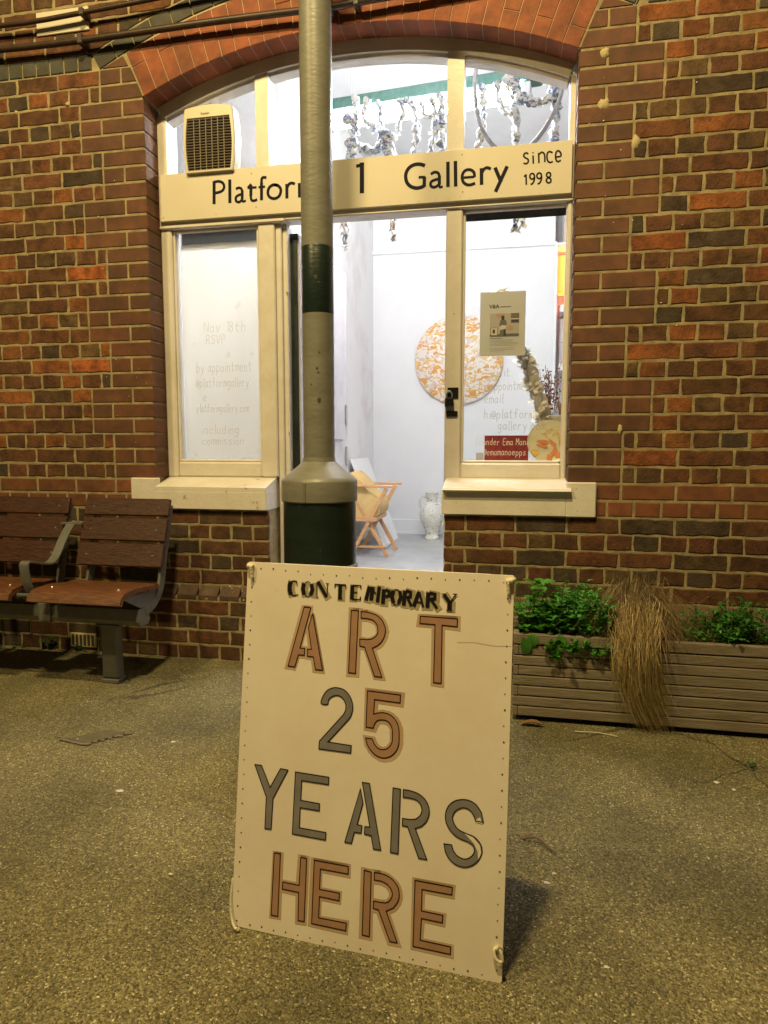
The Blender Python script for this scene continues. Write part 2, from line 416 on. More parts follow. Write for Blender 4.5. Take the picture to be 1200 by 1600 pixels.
        if smooth is not None:
            me.polygons.foreach_set('use_smooth', [True]*len(me.polygons))
            me.set_sharp_from_angle(angle=R(smooth))
        me.update()
        o = bpy.data.objects.new(name, me); COL.objects.link(o)
        if parent: o.parent = parent
        return o
def XZ(a, b, d): return (a, d, b)
def jit(c, a=0.12):
    k = 1 + random.uniform(-a, a)
    return tuple(max(0.0, x*k*(1+random.uniform(-a, a)*0.3)) for x in c)
def cat_rom(pts, n=6):
    P = [Vector(p) for p in pts]; o = []
    for i in range(len(P)-1):
        a, b = P[i], P[i+1]; m0 = P[i-1] if i else 2*a-b; m3 = P[i+2] if i+2 < len(P) else 2*b-a
        for k in range(n):
            t = k/n
            o.append(0.5*((2*a)+(b-m0)*t+(2*m0-5*a+4*b-m3)*t*t+(-m0+3*a-3*b+m3)*t**3))
    return o+[P[-1]]

# single-stroke handwriting
HW = {
'a': ['3.1,3.4 2,4 .7,3.3 .4,1.6 1.2,.2 2.3,.5 3.1,2', '3.1,4 3.1,.8 3.7,.1'], 'b': ['.5,7 .5,0', '.5,3 1.8,4 3.1,3.2 3.2,1.2 2,0 .5,.8'],
'c': ['3.2,3.2 2,4 .7,3.2 .4,1.5 1.3,.1 2.6,.1 3.3,.8'], 'd': ['3,3.2 1.8,4 .5,3 .5,1 1.6,0 3,1', '3,7 3,0'],
'e': ['.5,2.2 3.1,2.4 2.8,3.7 1.6,4 .6,3 .5,1.2 1.6,0 3.1,.6'], 'f': ['3,6.6 2,7 1.3,6 1.3,0', '.2,4 2.7,4'],
'g': ['3,3.4 1.8,4 .6,3.2 .5,1.4 1.6,.4 3,1.4', '3,4 3,-1.4 1.8,-2.4 .5,-1.8'], 'h': ['.5,7 .5,0', '.5,2.8 1.8,4 2.9,3.2 3,0'],
'i': ['1,4 1,0', '1,5.6 1.1,5.9'], 'l': ['1,7 1,.6 1.8,0'], 'm': ['.3,4 .3,0', '.3,3 1.2,4 2,3.2 2,0', '2,3 3,4 3.8,3.2 3.8,0'],
'n': ['.5,4 .5,0', '.5,2.8 1.8,4 3,3.2 3,0'], 'o': ['1.8,4 .6,3.2 .5,1.2 1.7,0 3,.9 3.1,2.9 1.8,4'],
'p': ['.5,4 .5,-2.4', '.5,3.2 1.8,4 3.1,3 3,1 1.8,0 .5,.8'], 'r': ['.6,4 .6,0', '.6,2.6 1.6,3.9 2.8,3.7'],
's': ['3,3.4 1.8,4 .8,3.2 1.2,2.2 2.7,1.6 2.8,.5 1.6,0 .4,.6'], 't': ['1.4,6.4 1.4,.8 2.2,0 3,.4', '.2,4 2.8,4.2'],
'u': ['.5,4 .6,1 1.5,0 3,1', '3,4 3,0'], 'v': ['.3,4 1.7,0 3.1,4'], 'y': ['.4,4 1.8,.4', '3.2,4 1.2,-2.4'], '.': ['1,.2 1.2,0'],
'F': ['.6,0 .6,6.6 3.4,6.6', '.6,3.6 2.8,3.6'], 'E': ['3.4,6.4 .6,6.4 .6,0 3.4,0', '.6,3.4 2.8,3.4'], 'M': ['.3,0 .5,6.6 2,2.6 3.5,6.6 3.8,0'],
'N': ['.4,0 .4,6.6 3.4,0 3.4,6.6'], 'R': ['.5,0 .5,6.6 2.6,6.4 3.1,5 2.2,3.6 .5,3.4', '1.8,3.4 3.3,0'], 'S': ['3.2,6 2,6.7 .6,5.6 1.2,3.9 3,2.8 3,.8 1.6,0 .3,.8'],
'V': ['.3,6.6 1.8,0 3.4,6.6'], 'P': ['.5,0 .5,6.6 2.6,6.4 3.1,5 2.2,3.6 .5,3.4'], '1': ['.8,5.4 1.8,6.6 1.8,0'], '8': ['1.8,3.5 .6,4.8 1.8,6.6 3,4.9 1.8,3.5 .4,1.6 1.8,0 3.1,1.7 1.8,3.5'],
'@': ['2.7,3.4 1.7,3.9 1.1,2.6 1.6,1.4 2.7,2 2.8,3.6 3,1.6 3.9,2.2 3.8,4.4 2,5.6 .3,4.2 .2,1.4 1.8,0 3.4,.4'],
"C": ['3.3,5.6 2,6.6 .6,5 .5,2 1.8,0 3.4,1'], '"': ['.6,7 .6,5.6', '1.4,7 1.4,5.6']}
def write(mb, text, x, z, h, width, y, slant=0.05, rise=0.0, stretch=1.0):
    s = h/7.0; cx = x; k = 0
    for ch in text:
        if ch == ' ': cx += 3.2*s*stretch; continue
        wch = 2.2 if ch in 'il.1' else 4.6
        dz = random.uniform(-.3, .3)*s
        for st in HW.get(ch, []):
            pts = [tuple(map(float, q.split(','))) for q in st.split()]
            if len(pts) > 2: pts = [tuple(p) for p in cat_rom(pts, 3)]
            pp = [(cx+(px*stretch+pz*slant)*s, z+dz+pz*s+(cx-x)*rise) for px, pz in pts]
            mb.ribbon(pp, width, XZ, y - 0.00002*k, ext=width*0.4); k += 1
        cx += wch*s*stretch
    return cx
# traced lettering (0.1 mm units, board and sign plane coordinates)
POLY= [('t',[(1417,7186),(1577,7186),(1359,6283),(1473,6285),(1472,6134),(1332,6133),(1256,5859),(1095,5866)]),('t',[(1628,7059),(1907,5846),(1746,5846),(1685,6117),(1541,6122),(1538,6273),(1632,6280),(1539,6754)]),('t',[(2518,7191),(2679,7192),(2669,5846),(2512,5849)]),('t',[(2741,7182),(2875,7177),(2922,7168),(2968,7161),(3014,7151),(3057,7138),(3097,7120),(3136,7099),(3172,7074),(3204,7045),(3232,7008),(3256,6966),(3277,6921),(3292,6881),(3300,6845),(3304,6812),(3302,6780),(3297,6745),(3288,6706),(3275,6665),(3258,6624),(3239,6587),(3217,6556),(3191,6529),(3163,6504),(3137,6477),(3025,6417),(3262,5818),(3098,5823),(2851,6427),(2742,6442),(2736,6590),(2899,6588),(2931,6595),(2963,6601),(2994,6609),(3024,6622),(3052,6641),(3079,6664),(3102,6689),(3120,6715),(3130,6739),(3135,6765),(3136,6791),(3134,6818),(3130,6847),(3124,6878),(3114,6908),(3101,6935),(3082,6959),(3060,6981),(3035,6999),(3008,7014),(2979,7025),(2947,7030),(2913,7035),(2881,7040),(2747,7041)]),('t',[(4052,7171),(4841,7168),(4840,7006),(4523,7016),(4545,5810),(4385,5812),(4373,7016),(4047,7019)]),('g',[(1911,5129),(1905,5156),(1913,5193),(1927,5235),(1943,5274),(1959,5309),(1979,5344),(2002,5378),(2026,5407),(2053,5430),(2083,5450),(2114,5467),(2146,5480),(2177,5491),(2209,5498),(2242,5501),(2277,5501),(2315,5498),(2356,5492),(2396,5482),(2433,5467),(2468,5445),(2501,5419),(2531,5388),(2558,5355),(2581,5319),(2602,5279),(2618,5238),(2630,5198),(2637,5162),(2640,5126),(2639,5090),(2636,5055),(2630,5019),(2621,4983),(2610,4948),(2598,4918),(2586,4895),(2573,4876),(2560,4859),(2547,4841),(2102,4317),(2639,4303),(2633,4143),(1901,4145),(1907,4311),(2433,4942),(2445,4965),(2458,4989),(2469,5013),(2477,5039),(2482,5068),(2483,5100),(2482,5132),(2477,5162),(2467,5191),(2454,5220),(2437,5246),(2419,5270),(2399,5289),(2376,5306),(2352,5319),(2329,5329),(2307,5334),(2285,5337),(2263,5336),(2240,5332),(2216,5325),(2190,5316),(2165,5303),(2143,5289),(2123,5273),(2106,5255),(2091,5235),(2079,5215),(2074,5191),(2074,5164),(2072,5140),(2059,5123),(2027,5115),(1982,5111),(1938,5116)]),('t',[(2954,5503),(3685,5483),(3683,5320),(3117,5334),(3112,5024),(3207,5060),(3238,5066),(3269,5071),(3301,5075),(3334,5076),(3370,5073),(3409,5067),(3447,5057),(3483,5043),(3516,5025),(3548,5001),(3577,4975),(3603,4945),(3625,4914),(3643,4879),(3659,4842),(3671,4802),(3679,4760),(3684,4715),(3687,4669),(3688,4624),(3690,4578),(3691,4531),(3690,4486),(3685,4443),(3675,4403),(3663,4365),(3647,4329),(3628,4296),(3605,4264),(3578,4233),(3549,4205),(3516,4182),(3481,4163),(3441,4147),(3401,4136),(3360,4131),(3320,4131),(3278,4137),(3238,4148),(3200,4163),(3163,4184),(3129,4211),(3096,4240),(3067,4269),(3044,4296),(3024,4324),(3007,4352),(2988,4381),(2955,4503),(3101,4499),(3148,4400),(3169,4378),(3190,4355),(3212,4335),(3236,4319),(3264,4309),(3293,4303),(3324,4301),(3353,4303),(3383,4310),(3414,4321),(3442,4337),(3468,4357),(3489,4382),(3509,4411),(3525,4444),(3537,4476),(3543,4507),(3544,4540),(3543,4573),(3542,4607),(3542,4642),(3541,4678),(3538,4714),(3533,4747),(3524,4776),(3514,4804),(3501,4830),(3486,4852),(3469,4872),(3449,4889),(3427,4903),(3404,4914),(3379,4921),(3352,4924),(3324,4924),(3297,4922),(3270,4919),(3242,4913),(3215,4903),(3192,4891),(3174,4873),(3159,4850),(3146,4826),(3132,4803),(3113,4728),(2954,4736)]),('g',[(399,3617),(561,3619),(792,3166),(1023,3607),(1200,3597),(873,2937),(859,2261),(709,2257),(710,2950)]),('g',[(1378,3581),(2159,3568),(2158,3410),(1535,3414),(1531,2988),(1970,2976),(1972,2823),(1526,2828),(1526,2396),(2144,2387),(2141,2226),(1367,2241)]),('g',[(2880,3418),(2952,3129),(2840,2661),(2948,2653),(2936,2496),(2784,2492),(2730,2250),(2579,2251)]),('g',[(2919,3561),(3079,3558),(3384,2211),(3221,2210),(3161,2476),(3009,2490),(3013,2645),(3123,2654)]),('g',[(3599,3537),(3760,3532),(3760,2196),(3594,2201)]),('g',[(3824,3533),(3960,3530),(4005,3523),(4051,3516),(4095,3507),(4138,3494),(4179,3475),(4220,3452),(4258,3425),(4291,3395),(4320,3360),(4345,3320),(4365,3279),(4379,3239),(4388,3200),(4391,3160),(4389,3121),(4385,3084),(4377,3047),(4365,3011),(4350,2977),(4333,2944),(4312,2914),(4287,2887),(4262,2861),(4237,2834),(4107,2773),(4375,2178),(4201,2178),(3943,2785),(3829,2787),(3828,2937),(3982,2938),(4014,2944),(4046,2948),(4078,2955),(4107,2966),(4135,2984),(4161,3006),(4185,3032),(4204,3057),(4218,3084),(4228,3112),(4233,3141),(4235,3170),(4231,3200),(4223,3230),(4211,3259),(4196,3285),(4177,3307),(4155,3327),(4131,3343),(4105,3357),(4078,3365),(4050,3370),(4020,3373),(3991,3377),(3824,3376)]),('s',[(5353,3112),(5324,3197),(5306,3222),(5288,3248),(5269,3272),(5249,3292),(5226,3308),(5201,3321),(5176,3331),(5151,3337),(5127,3340),(5104,3340),(5080,3336),(5055,3328),(5028,3316),(4999,3300),(4972,3281),(4948,3261),(4929,3240),(4913,3217),(4900,3193),(4890,3169),(4884,3146),(4880,3123),(4880,3098),(4884,3073),(4892,3046),(4903,3017),(4917,2988),(4934,2962),(4952,2939),(4972,2917),(4995,2898),(5022,2881),(5054,2866),(5090,2854),(5129,2843),(5168,2832),(5208,2823),(5249,2814),(5289,2805),(5325,2793),(5357,2776),(5386,2756),(5412,2733),(5435,2709),(5456,2682),(5474,2653),(5489,2622),(5498,2590),(5502,2556),(5501,2520),(5496,2484),(5486,2448),(5473,2411),(5456,2375),(5435,2339),(5413,2307),(5387,2278),(5359,2251),(5328,2227),(5297,2206),(5264,2188),(5229,2173),(5193,2161),(5154,2154),(5114,2152),(5070,2154),(5027,2161),(4985,2173),(4945,2191),(4905,2215),(4868,2242),(4836,2272),(4810,2304),(4789,2339),(4770,2376),(4751,2412),(4721,2555),(4880,2558),(4915,2450),(4936,2426),(4956,2401),(4978,2377),(5003,2358),(5034,2342),(5068,2329),(5104,2319),(5137,2316),(5169,2319),(5200,2329),(5229,2342),(5256,2359),(5280,2380),(5303,2405),(5322,2433),(5336,2459),(5345,2483),(5349,2508),(5349,2532),(5345,2554),(5338,2575),(5326,2594),(5312,2612),(5295,2628),(5276,2641),(5255,2651),(5230,2661),(5197,2672),(5154,2683),(5103,2694),(5050,2707),(5003,2724),(4961,2746),(4922,2771),(4886,2799),(4853,2831),(4822,2868),(4793,2909),(4769,2952),(4750,2994),(4738,3035),(4732,3077),(4730,3118),(4732,3158),(4737,3197),(4746,3235),(4759,3272),(4776,3307),(4797,3341),(4822,3374),(4851,3404),(4882,3429),(4914,3451),(4949,3468),(4987,3482),(5025,3492),(5066,3501),(5109,3506),(5152,3508),(5194,3504),(5235,3494),(5276,3480),(5316,3460),(5352,3437),(5383,3407),(5411,3372),(5437,3335),(5464,3300),(5510,3107)]),('t',[(959,1766),(1106,1766),(1109,424),(951,420)]),('t',[(1586,1769),(1726,1768),(1728,427),(1586,424),(1574,1020),(1182,1024),(1192,1176),(1577,1170)]),('t',[(1902,1760),(2681,1756),(2683,1599),(2053,1600),(2049,1169),(2503,1168),(2503,1009),(2056,1017),(2057,569),(2685,575),(2680,414),(1903,419)]),('t',[(3038,1735),(3192,1725),(3205,394),(3046,397)]),('t',[(3262,1729),(3394,1735),(3432,1730),(3469,1726),(3506,1720),(3542,1710),(3578,1696),(3614,1679),(3649,1658),(3681,1635),(3710,1609),(3738,1580),(3763,1548),(3783,1515),(3798,1479),(3808,1440),(3815,1401),(3818,1363),(3817,1327),(3814,1292),(3806,1257),(3794,1221),(3776,1186),(3752,1149),(3727,1113),(3702,1077),(3549,984),(3811,383),(3652,380),(3382,979),(3266,988),(3266,1139),(3418,1140),(3450,1143),(3483,1144),(3515,1147),(3543,1155),(3567,1166),(3588,1181),(3607,1199),(3624,1221),(3639,1246),(3654,1276),(3664,1307),(3669,1337),(3668,1366),(3661,1395),(3650,1424),(3636,1450),(3619,1473),(3598,1496),(3575,1516),(3549,1533),(3520,1547),(3488,1558),(3454,1567),(3422,1577),(3264,1576)]),('t',[(4142,1718),(4923,1710),(4918,1559),(4296,1561),(4300,1127),(4749,1118),(4744,967),(4305,973),(4295,532),(4932,523),(4929,373),(4150,379)])]
CONT= [[(99,[(1070,7734),(1051,7643),(1056,7537),(1091,7450)]),(23,[(1071,7723),(1135,7755),(1212,7748),(1228,7653)]),(23,[(1091,7450),(1161,7426),(1264,7457)])],[(91,[(1386,7715),(1372,7590),(1405,7468)]),(84,[(1569,7708),(1597,7586),(1557,7467)]),(19,[(1423,7735),(1479,7759),(1537,7734)]),(19,[(1421,7452),(1494,7421),(1557,7460)])],[(76,[(1717,7769),(1934,7447)]),(19,[(1696,7732),(1709,7434)]),(19,[(1944,7746),(1948,7466)]),(19,[(1672,7424),(1748,7422)]),(19,[(1907,7740),(1981,7737)])],[(84,[(2242,7727),(2247,7431)]),(30,[(2108,7730),(2375,7731)]),(23,[(2123,7731),(2119,7661)]),(23,[(2367,7731),(2378,7655)]),(19,[(2196,7421),(2307,7421)])],[(84,[(2522,7732),(2519,7434)]),(27,[(2522,7732),(2711,7736),(2714,7674)]),(23,[(2520,7587),(2641,7587)]),(27,[(2519,7434),(2709,7432),(2714,7501)])],[(76,[(2907,7730),(2840,7433)]),(84,[(2987,7724),(2955,7440)]),(76,[(3130,7742),(3100,7408)]),(30,[(2944,7721),(3057,7584)])],[(84,[(3232,7690),(3222,7381)]),(61,[(3268,7678),(3358,7652),(3351,7560),(3273,7535)])],[(84,[(3445,7675),(3415,7553),(3455,7420)]),(76,[(3587,7666),(3613,7548),(3568,7416)]),(23,[(3452,7689),(3533,7700),(3594,7663)]),(23,[(3449,7402),(3510,7365),(3583,7411)])],[(84,[(3699,7682),(3682,7376)]),(61,[(3719,7690),(3825,7663),(3822,7568),(3739,7542)]),(61,[(3760,7540),(3850,7373)])],[(76,[(4005,7680),(3899,7370)]),(46,[(4013,7674),(4107,7369)]),(30,[(3944,7467),(4055,7460)])],[(84,[(4206,7678),(4196,7362)]),(61,[(4233,7673),(4351,7653),(4347,7559),(4238,7539)]),(61,[(4269,7534),(4402,7362)])],[(76,[(4541,7654),(4669,7495)]),(30,[(4791,7669),(4682,7496)]),(91,[(4668,7505),(4667,7352)]),(23,[(4487,7661),(4588,7667)]),(23,[(4730,7675),(4824,7674)]),(23,[(4600,7335),(4728,7336)])]]
SGN= [(131,[(-16816,23345),(-16846,22274)]),(100,[(-16818,23301),(-16752,23306),(-16685,23312),(-16620,23316),(-16561,23312),(-16507,23299),(-16456,23279),(-16411,23254),(-16374,23224),(-16345,23186),(-16323,23142),(-16309,23095),(-16304,23050),(-16311,23006),(-16327,22962),(-16352,22920),(-16383,22886),(-16421,22860),(-16468,22840),(-16520,22824),(-16575,22811),(-16634,22801),(-16699,22795),(-16766,22790),(-16832,22785)]),(131,[(-16009,23359),(-16028,22270)]),(92,[(-15709,22896),(-15672,22911),(-15634,22927),(-15597,22940),(-15561,22945),(-15526,22940),(-15490,22929),(-15458,22912),(-15432,22891),(-15415,22864),(-15404,22832),(-15396,22797),(-15386,22763)]),(115,[(-15385,22814),(-15395,22396)]),(77,[(-15411,22405),(-15399,22375),(-15389,22343),(-15376,22315),(-15356,22298),(-15326,22297),(-15288,22306),(-15248,22320),(-15209,22332)]),(92,[(-15389,22639),(-15435,22632),(-15482,22627),(-15527,22619),(-15569,22607),(-15611,22590),(-15652,22569),(-15686,22544),(-15711,22514),(-15723,22476),(-15725,22431),(-15720,22387),(-15706,22352),(-15683,22325),(-15650,22303),(-15613,22289),(-15577,22284),(-15542,22290),(-15506,22307),(-15472,22328),(-15445,22348),(-15426,22368),(-15414,22389),(-15405,22411),(-15394,22433)]),(122,[(-14934,23024),(-14953,22513)]),(92,[(-14953,22513),(-14948,22467),(-14945,22419),(-14938,22376),(-14924,22342),(-14900,22320),(-14868,22306),(-14832,22298),(-14795,22296),(-14757,22302),(-14716,22314),(-14674,22330),(-14633,22344)]),(76,[(-15115,22905),(-14653,22901)]),(69,[(-15106,22912),(-14924,23074)]),(122,[(-14400,23094),(-14416,22292)]),(99,[(-14400,23079),(-14399,23125),(-14398,23172),(-14396,23217),(-14388,23253),(-14375,23281),(-14357,23303),(-14334,23318),(-14306,23327),(-14272,23327),(-14231,23320),(-14188,23309),(-14147,23300)]),(76,[(-14557,22894),(-14227,22899)]),(106,[(-13769,22953),(-13725,22945),(-13679,22939),(-13635,22929),(-13595,22912),(-13556,22884),(-13518,22849),(-13485,22811),(-13462,22771),(-13447,22732),(-13441,22691),(-13442,22648),(-13449,22604),(-13462,22555),(-13481,22504),(-13507,22455),(-13539,22414),(-13580,22382),(-13629,22355),(-13681,22336),(-13733,22326),(-13785,22325),(-13840,22333),(-13894,22349),(-13940,22369),(-13980,22395),(-14015,22427),(-14044,22463),(-14066,22502),(-14081,22543),(-14089,22588),(-14091,22633),(-14086,22678),(-14076,22723),(-14058,22768),(-14036,22811),(-14011,22847),(-13982,22876),(-13949,22899),(-13914,22918),(-13881,22932),(-13854,22944),(-13828,22951),(-13801,22954),(-13769,22953),(-13730,22947),(-13686,22936),(-13640,22923),(-13595,22912)]),(121,[(-13141,22944),(-13144,22292)]),(98,[(-13120,22783),(-13101,22820),(-13083,22858),(-13063,22893),(-13039,22922),(-13007,22942),(-12972,22957),(-12934,22966),(-12895,22969),(-12857,22962),(-12818,22948),(-12778,22930),(-12738,22914)]),(120,[(-12518,22941),(-12519,22292)]),(98,[(-12496,22810),(-12459,22851),(-12422,22896),(-12384,22934),(-12345,22957),(-12300,22963),(-12252,22956),(-12207,22940),(-12173,22916),(-12151,22890),(-12139,22858),(-12133,22814),(-12128,22747),(-12126,22652),(-12128,22532),(-12131,22404),(-12134,22280)]),(97,[(-12112,22797),(-12072,22838),(-12033,22882),(-11994,22920),(-11954,22943),(-11909,22949),(-11861,22942),(-11817,22925),(-11782,22902),(-11761,22876),(-11749,22844),(-11742,22799),(-11738,22734),(-11735,22638),(-11737,22519),(-11740,22391),(-11743,22267)]),(177,[(-9498,23629),(-9504,22267)]),(118,[(-9460,23563),(-9612,23504),(-9771,23482)]),(131,[(-6567,23260),(-6619,23281),(-6670,23304),(-6723,23324),(-6779,23339),(-6840,23348),(-6905,23353),(-6971,23352),(-7035,23345),(-7097,23329),(-7159,23307),(-7217,23279),(-7269,23245),(-7315,23205),(-7355,23158),(-7389,23107),(-7416,23055),(-7435,23001),(-7448,22945),(-7453,22887),(-7452,22828),(-7445,22765),(-7432,22700),(-7412,22636),(-7385,22579),(-7352,22528),(-7311,22482),(-7265,22441),(-7215,22406),(-7159,22375),(-7098,22350),(-7034,22331),(-6972,22318),(-6910,22315),(-6848,22318),(-6789,22326),(-6737,22336),(-6697,22348),(-6665,22364),(-6636,22380),(-6606,22396)]),(131,[(-6593,22784),(-6598,22340)]),(87,[(-6857,22776),(-6564,22768)]),(94,[(-6302,22873),(-6257,22895),(-6211,22920),(-6165,22940),(-6121,22949),(-6077,22946),(-6033,22933),(-5993,22914),(-5961,22889),(-5941,22856),(-5929,22817),(-5920,22774),(-5910,22733)]),(116,[(-5910,22781),(-5907,22387)]),(72,[(-5914,22388),(-5907,22356),(-5901,22322),(-5893,22292),(-5877,22274),(-5852,22272),(-5821,22281),(-5787,22295),(-5754,22307)]),(94,[(-5909,22643),(-5962,22636),(-6017,22630),(-6070,22622),(-6119,22610),(-6167,22596),(-6215,22579),(-6256,22559),(-6286,22533),(-6303,22497),(-6311,22453),(-6310,22410),(-6299,22374),(-6277,22346),(-6244,22322),(-6206,22304),(-6168,22295),(-6128,22296),(-6086,22306),(-6045,22322),(-6008,22339),(-5979,22360),(-5954,22384),(-5931,22410),(-5907,22436)]),(130,[(-5532,23351),(-5516,22262)]),(129,[(-5195,23358),(-5170,22258)]),(79,[(-4880,22614),(-4332,22614)]),(100,[(-4332,22601),(-4337,22653),(-4340,22706),(-4347,22757),(-4362,22801),(-4390,22839),(-4425,22873),(-4465,22901),(-4506,22922),(-4549,22935),(-4595,22942),(-4641,22942),(-4684,22935),(-4725,22921),(-4766,22900),(-4803,22872),(-4832,22837),(-4855,22794),(-4873,22743),(-4884,22689),(-4887,22636),(-4883,22582),(-4871,22525),(-4852,22472),(-4828,22425),(-4797,22386),(-4760,22353),(-4718,22325),(-4677,22304),(-4634,22290),(-4590,22283),(-4545,22282),(-4498,22284),(-4450,22293),(-4400,22307),(-4350,22323),(-4300,22338)]),(128,[(-4032,22960),(-4015,22249)]),(100,[(-4001,22774),(-3984,22806),(-3967,22839),(-3949,22871),(-3925,22897),(-3895,22921),(-3861,22941),(-3824,22956),(-3785,22961),(-3745,22954),(-3702,22936),(-3659,22914),(-3615,22894)]),(128,[(-3434,22941),(-3158,22302)]),(128,[(-2903,22954),(-3397,21904)])]
SNC= [(63,[(-2000,23393),(-2020,23411),(-2041,23430),(-2062,23446),(-2083,23453),(-2108,23451),(-2136,23440),(-2161,23425),(-2179,23407),(-2188,23386),(-2192,23359),(-2191,23332),(-2184,23307),(-2169,23287),(-2147,23268),(-2123,23250),(-2099,23234),(-2076,23220),(-2050,23209),(-2027,23196),(-2009,23179),(-1998,23155),(-1990,23126),(-1989,23097),(-1993,23071),(-2006,23047),(-2025,23025),(-2049,23007),(-2074,22997),(-2102,22998),(-2134,23008),(-2167,23022),(-2199,23033)]),(63,[(-1793,23323),(-1771,22973)]),(63,[(-1802,23457),(-1795,23416)]),(63,[(-1555,23410),(-1532,22981)]),(63,[(-1520,23354),(-1498,23375),(-1477,23398),(-1455,23417),(-1433,23427),(-1408,23425),(-1382,23414),(-1357,23398),(-1336,23379),(-1321,23360),(-1310,23338),(-1301,23309),(-1293,23269),(-1288,23213),(-1285,23145),(-1283,23072),(-1280,23001)]),(63,[(-963,23362),(-990,23380),(-1018,23400),(-1046,23416),(-1073,23424),(-1100,23423),(-1128,23415),(-1154,23400),(-1173,23379),(-1186,23349),(-1193,23311),(-1197,23269),(-1197,23228),(-1195,23185),(-1189,23139),(-1180,23096),(-1166,23059),(-1146,23028),(-1120,23002),(-1091,22982),(-1062,22970),(-1033,22970),(-1002,22978),(-971,22991),(-941,23001)]),(63,[(-823,23178),(-768,23180),(-710,23180),(-658,23183),(-621,23195),(-602,23217),(-597,23248),(-601,23282),(-610,23313),(-627,23346),(-652,23380),(-681,23410),(-708,23427),(-733,23431),(-759,23425),(-782,23410),(-801,23389),(-814,23358),(-823,23318),(-829,23275),(-831,23232),(-830,23189),(-826,23143),(-818,23100),(-807,23064),(-791,23033),(-771,23007),(-748,22987),(-723,22977),(-696,22980),(-666,22994),(-634,23012),(-603,23027)]),(63,[(-2079,22553),(-2056,22106)]),(63,[(-2079,22540),(-2160,22451)]),(63,[(-1718,22398),(-1734,22378),(-1750,22357),(-1766,22339),(-1785,22329),(-1809,22329),(-1836,22335),(-1862,22347),(-1882,22363),(-1896,22386),(-1907,22415),(-1912,22446),(-1912,22473),(-1906,22498),(-1893,22522),(-1877,22543),(-1859,22557),(-1837,22563),(-1811,22565),(-1784,22560),(-1763,22549),(-1745,22532),(-1731,22508),(-1720,22479),(-1712,22445),(-1709,22404),(-1710,22356),(-1714,22307),(-1722,22264),(-1736,22225),(-1754,22189),(-1775,22157),(-1795,22134),(-1815,22123),(-1836,22120),(-1857,22121),(-1877,22120)]),(63,[(-1417,22396),(-1433,22376),(-1448,22355),(-1465,22337),(-1484,22327),(-1507,22326),(-1534,22333),(-1560,22345),(-1580,22361),(-1594,22384),(-1604,22413),(-1610,22443),(-1610,22471),(-1604,22495),(-1591,22520),(-1575,22540),(-1557,22554),(-1535,22561),(-1509,22562),(-1483,22557),(-1461,22547),(-1444,22529),(-1429,22505),(-1418,22476),(-1411,22442),(-1408,22401),(-1408,22353),(-1412,22305),(-1421,22262),(-1434,22223),(-1452,22187),(-1473,22156),(-1493,22133),(-1513,22121),(-1533,22118),(-1554,22119),(-1575,22118)]),(63,[(-1115,22346),(-1134,22360),(-1154,22373),(-1172,22387),(-1185,22405),(-1192,22428),(-1195,22456),(-1193,22483),(-1187,22506),(-1176,22524),(-1159,22539),(-1140,22549),(-1120,22554),(-1099,22552),(-1075,22544),(-1054,22531),(-1038,22514),(-1028,22491),(-1023,22462),(-1023,22432),(-1028,22407),(-1041,22388),(-1060,22373),(-1081,22359),(-1102,22345),(-1123,22331),(-1146,22317),(-1167,22302),(-1182,22284),(-1192,22263),(-1198,22238),(-1199,22214),(-1194,22191),(-1180,22169),(-1159,22147),(-1134,22128),(-1110,22118),(-1085,22117),(-1058,22123),(-1033,22135),(-1016,22151),(-1006,22175),(-1002,22205),(-1004,22237),(-1011,22265),(-1027,22287),(-1051,22307),(-1077,22326),(-1102,22345)])]
# ================================================================== SETTING
g = MB(); NX, NY = 40, 24
g.add([(-30, -25, 0), (30, -25, 0), (30, 0.3, 0), (-30, 0.3, 0)], [(0, 1, 2, 3)])
tag(g.build('ground', M['asphalt'], normals=False), 'worn asphalt platform surface with pale stone chips', None, None, 'structure')

# ------------------------------------------------------------------ building
BX, BZ, RI, RO, RG = -0.995, 0.421, 2.493, 2.708, 2.795
X0, X1 = -1.99, 0.0
PL, PR = -1.402, -0.545
bld = empty('brick_building', (-1, 0.15, 0), 'dark red brick station building with arched shopfront opening', 'building')

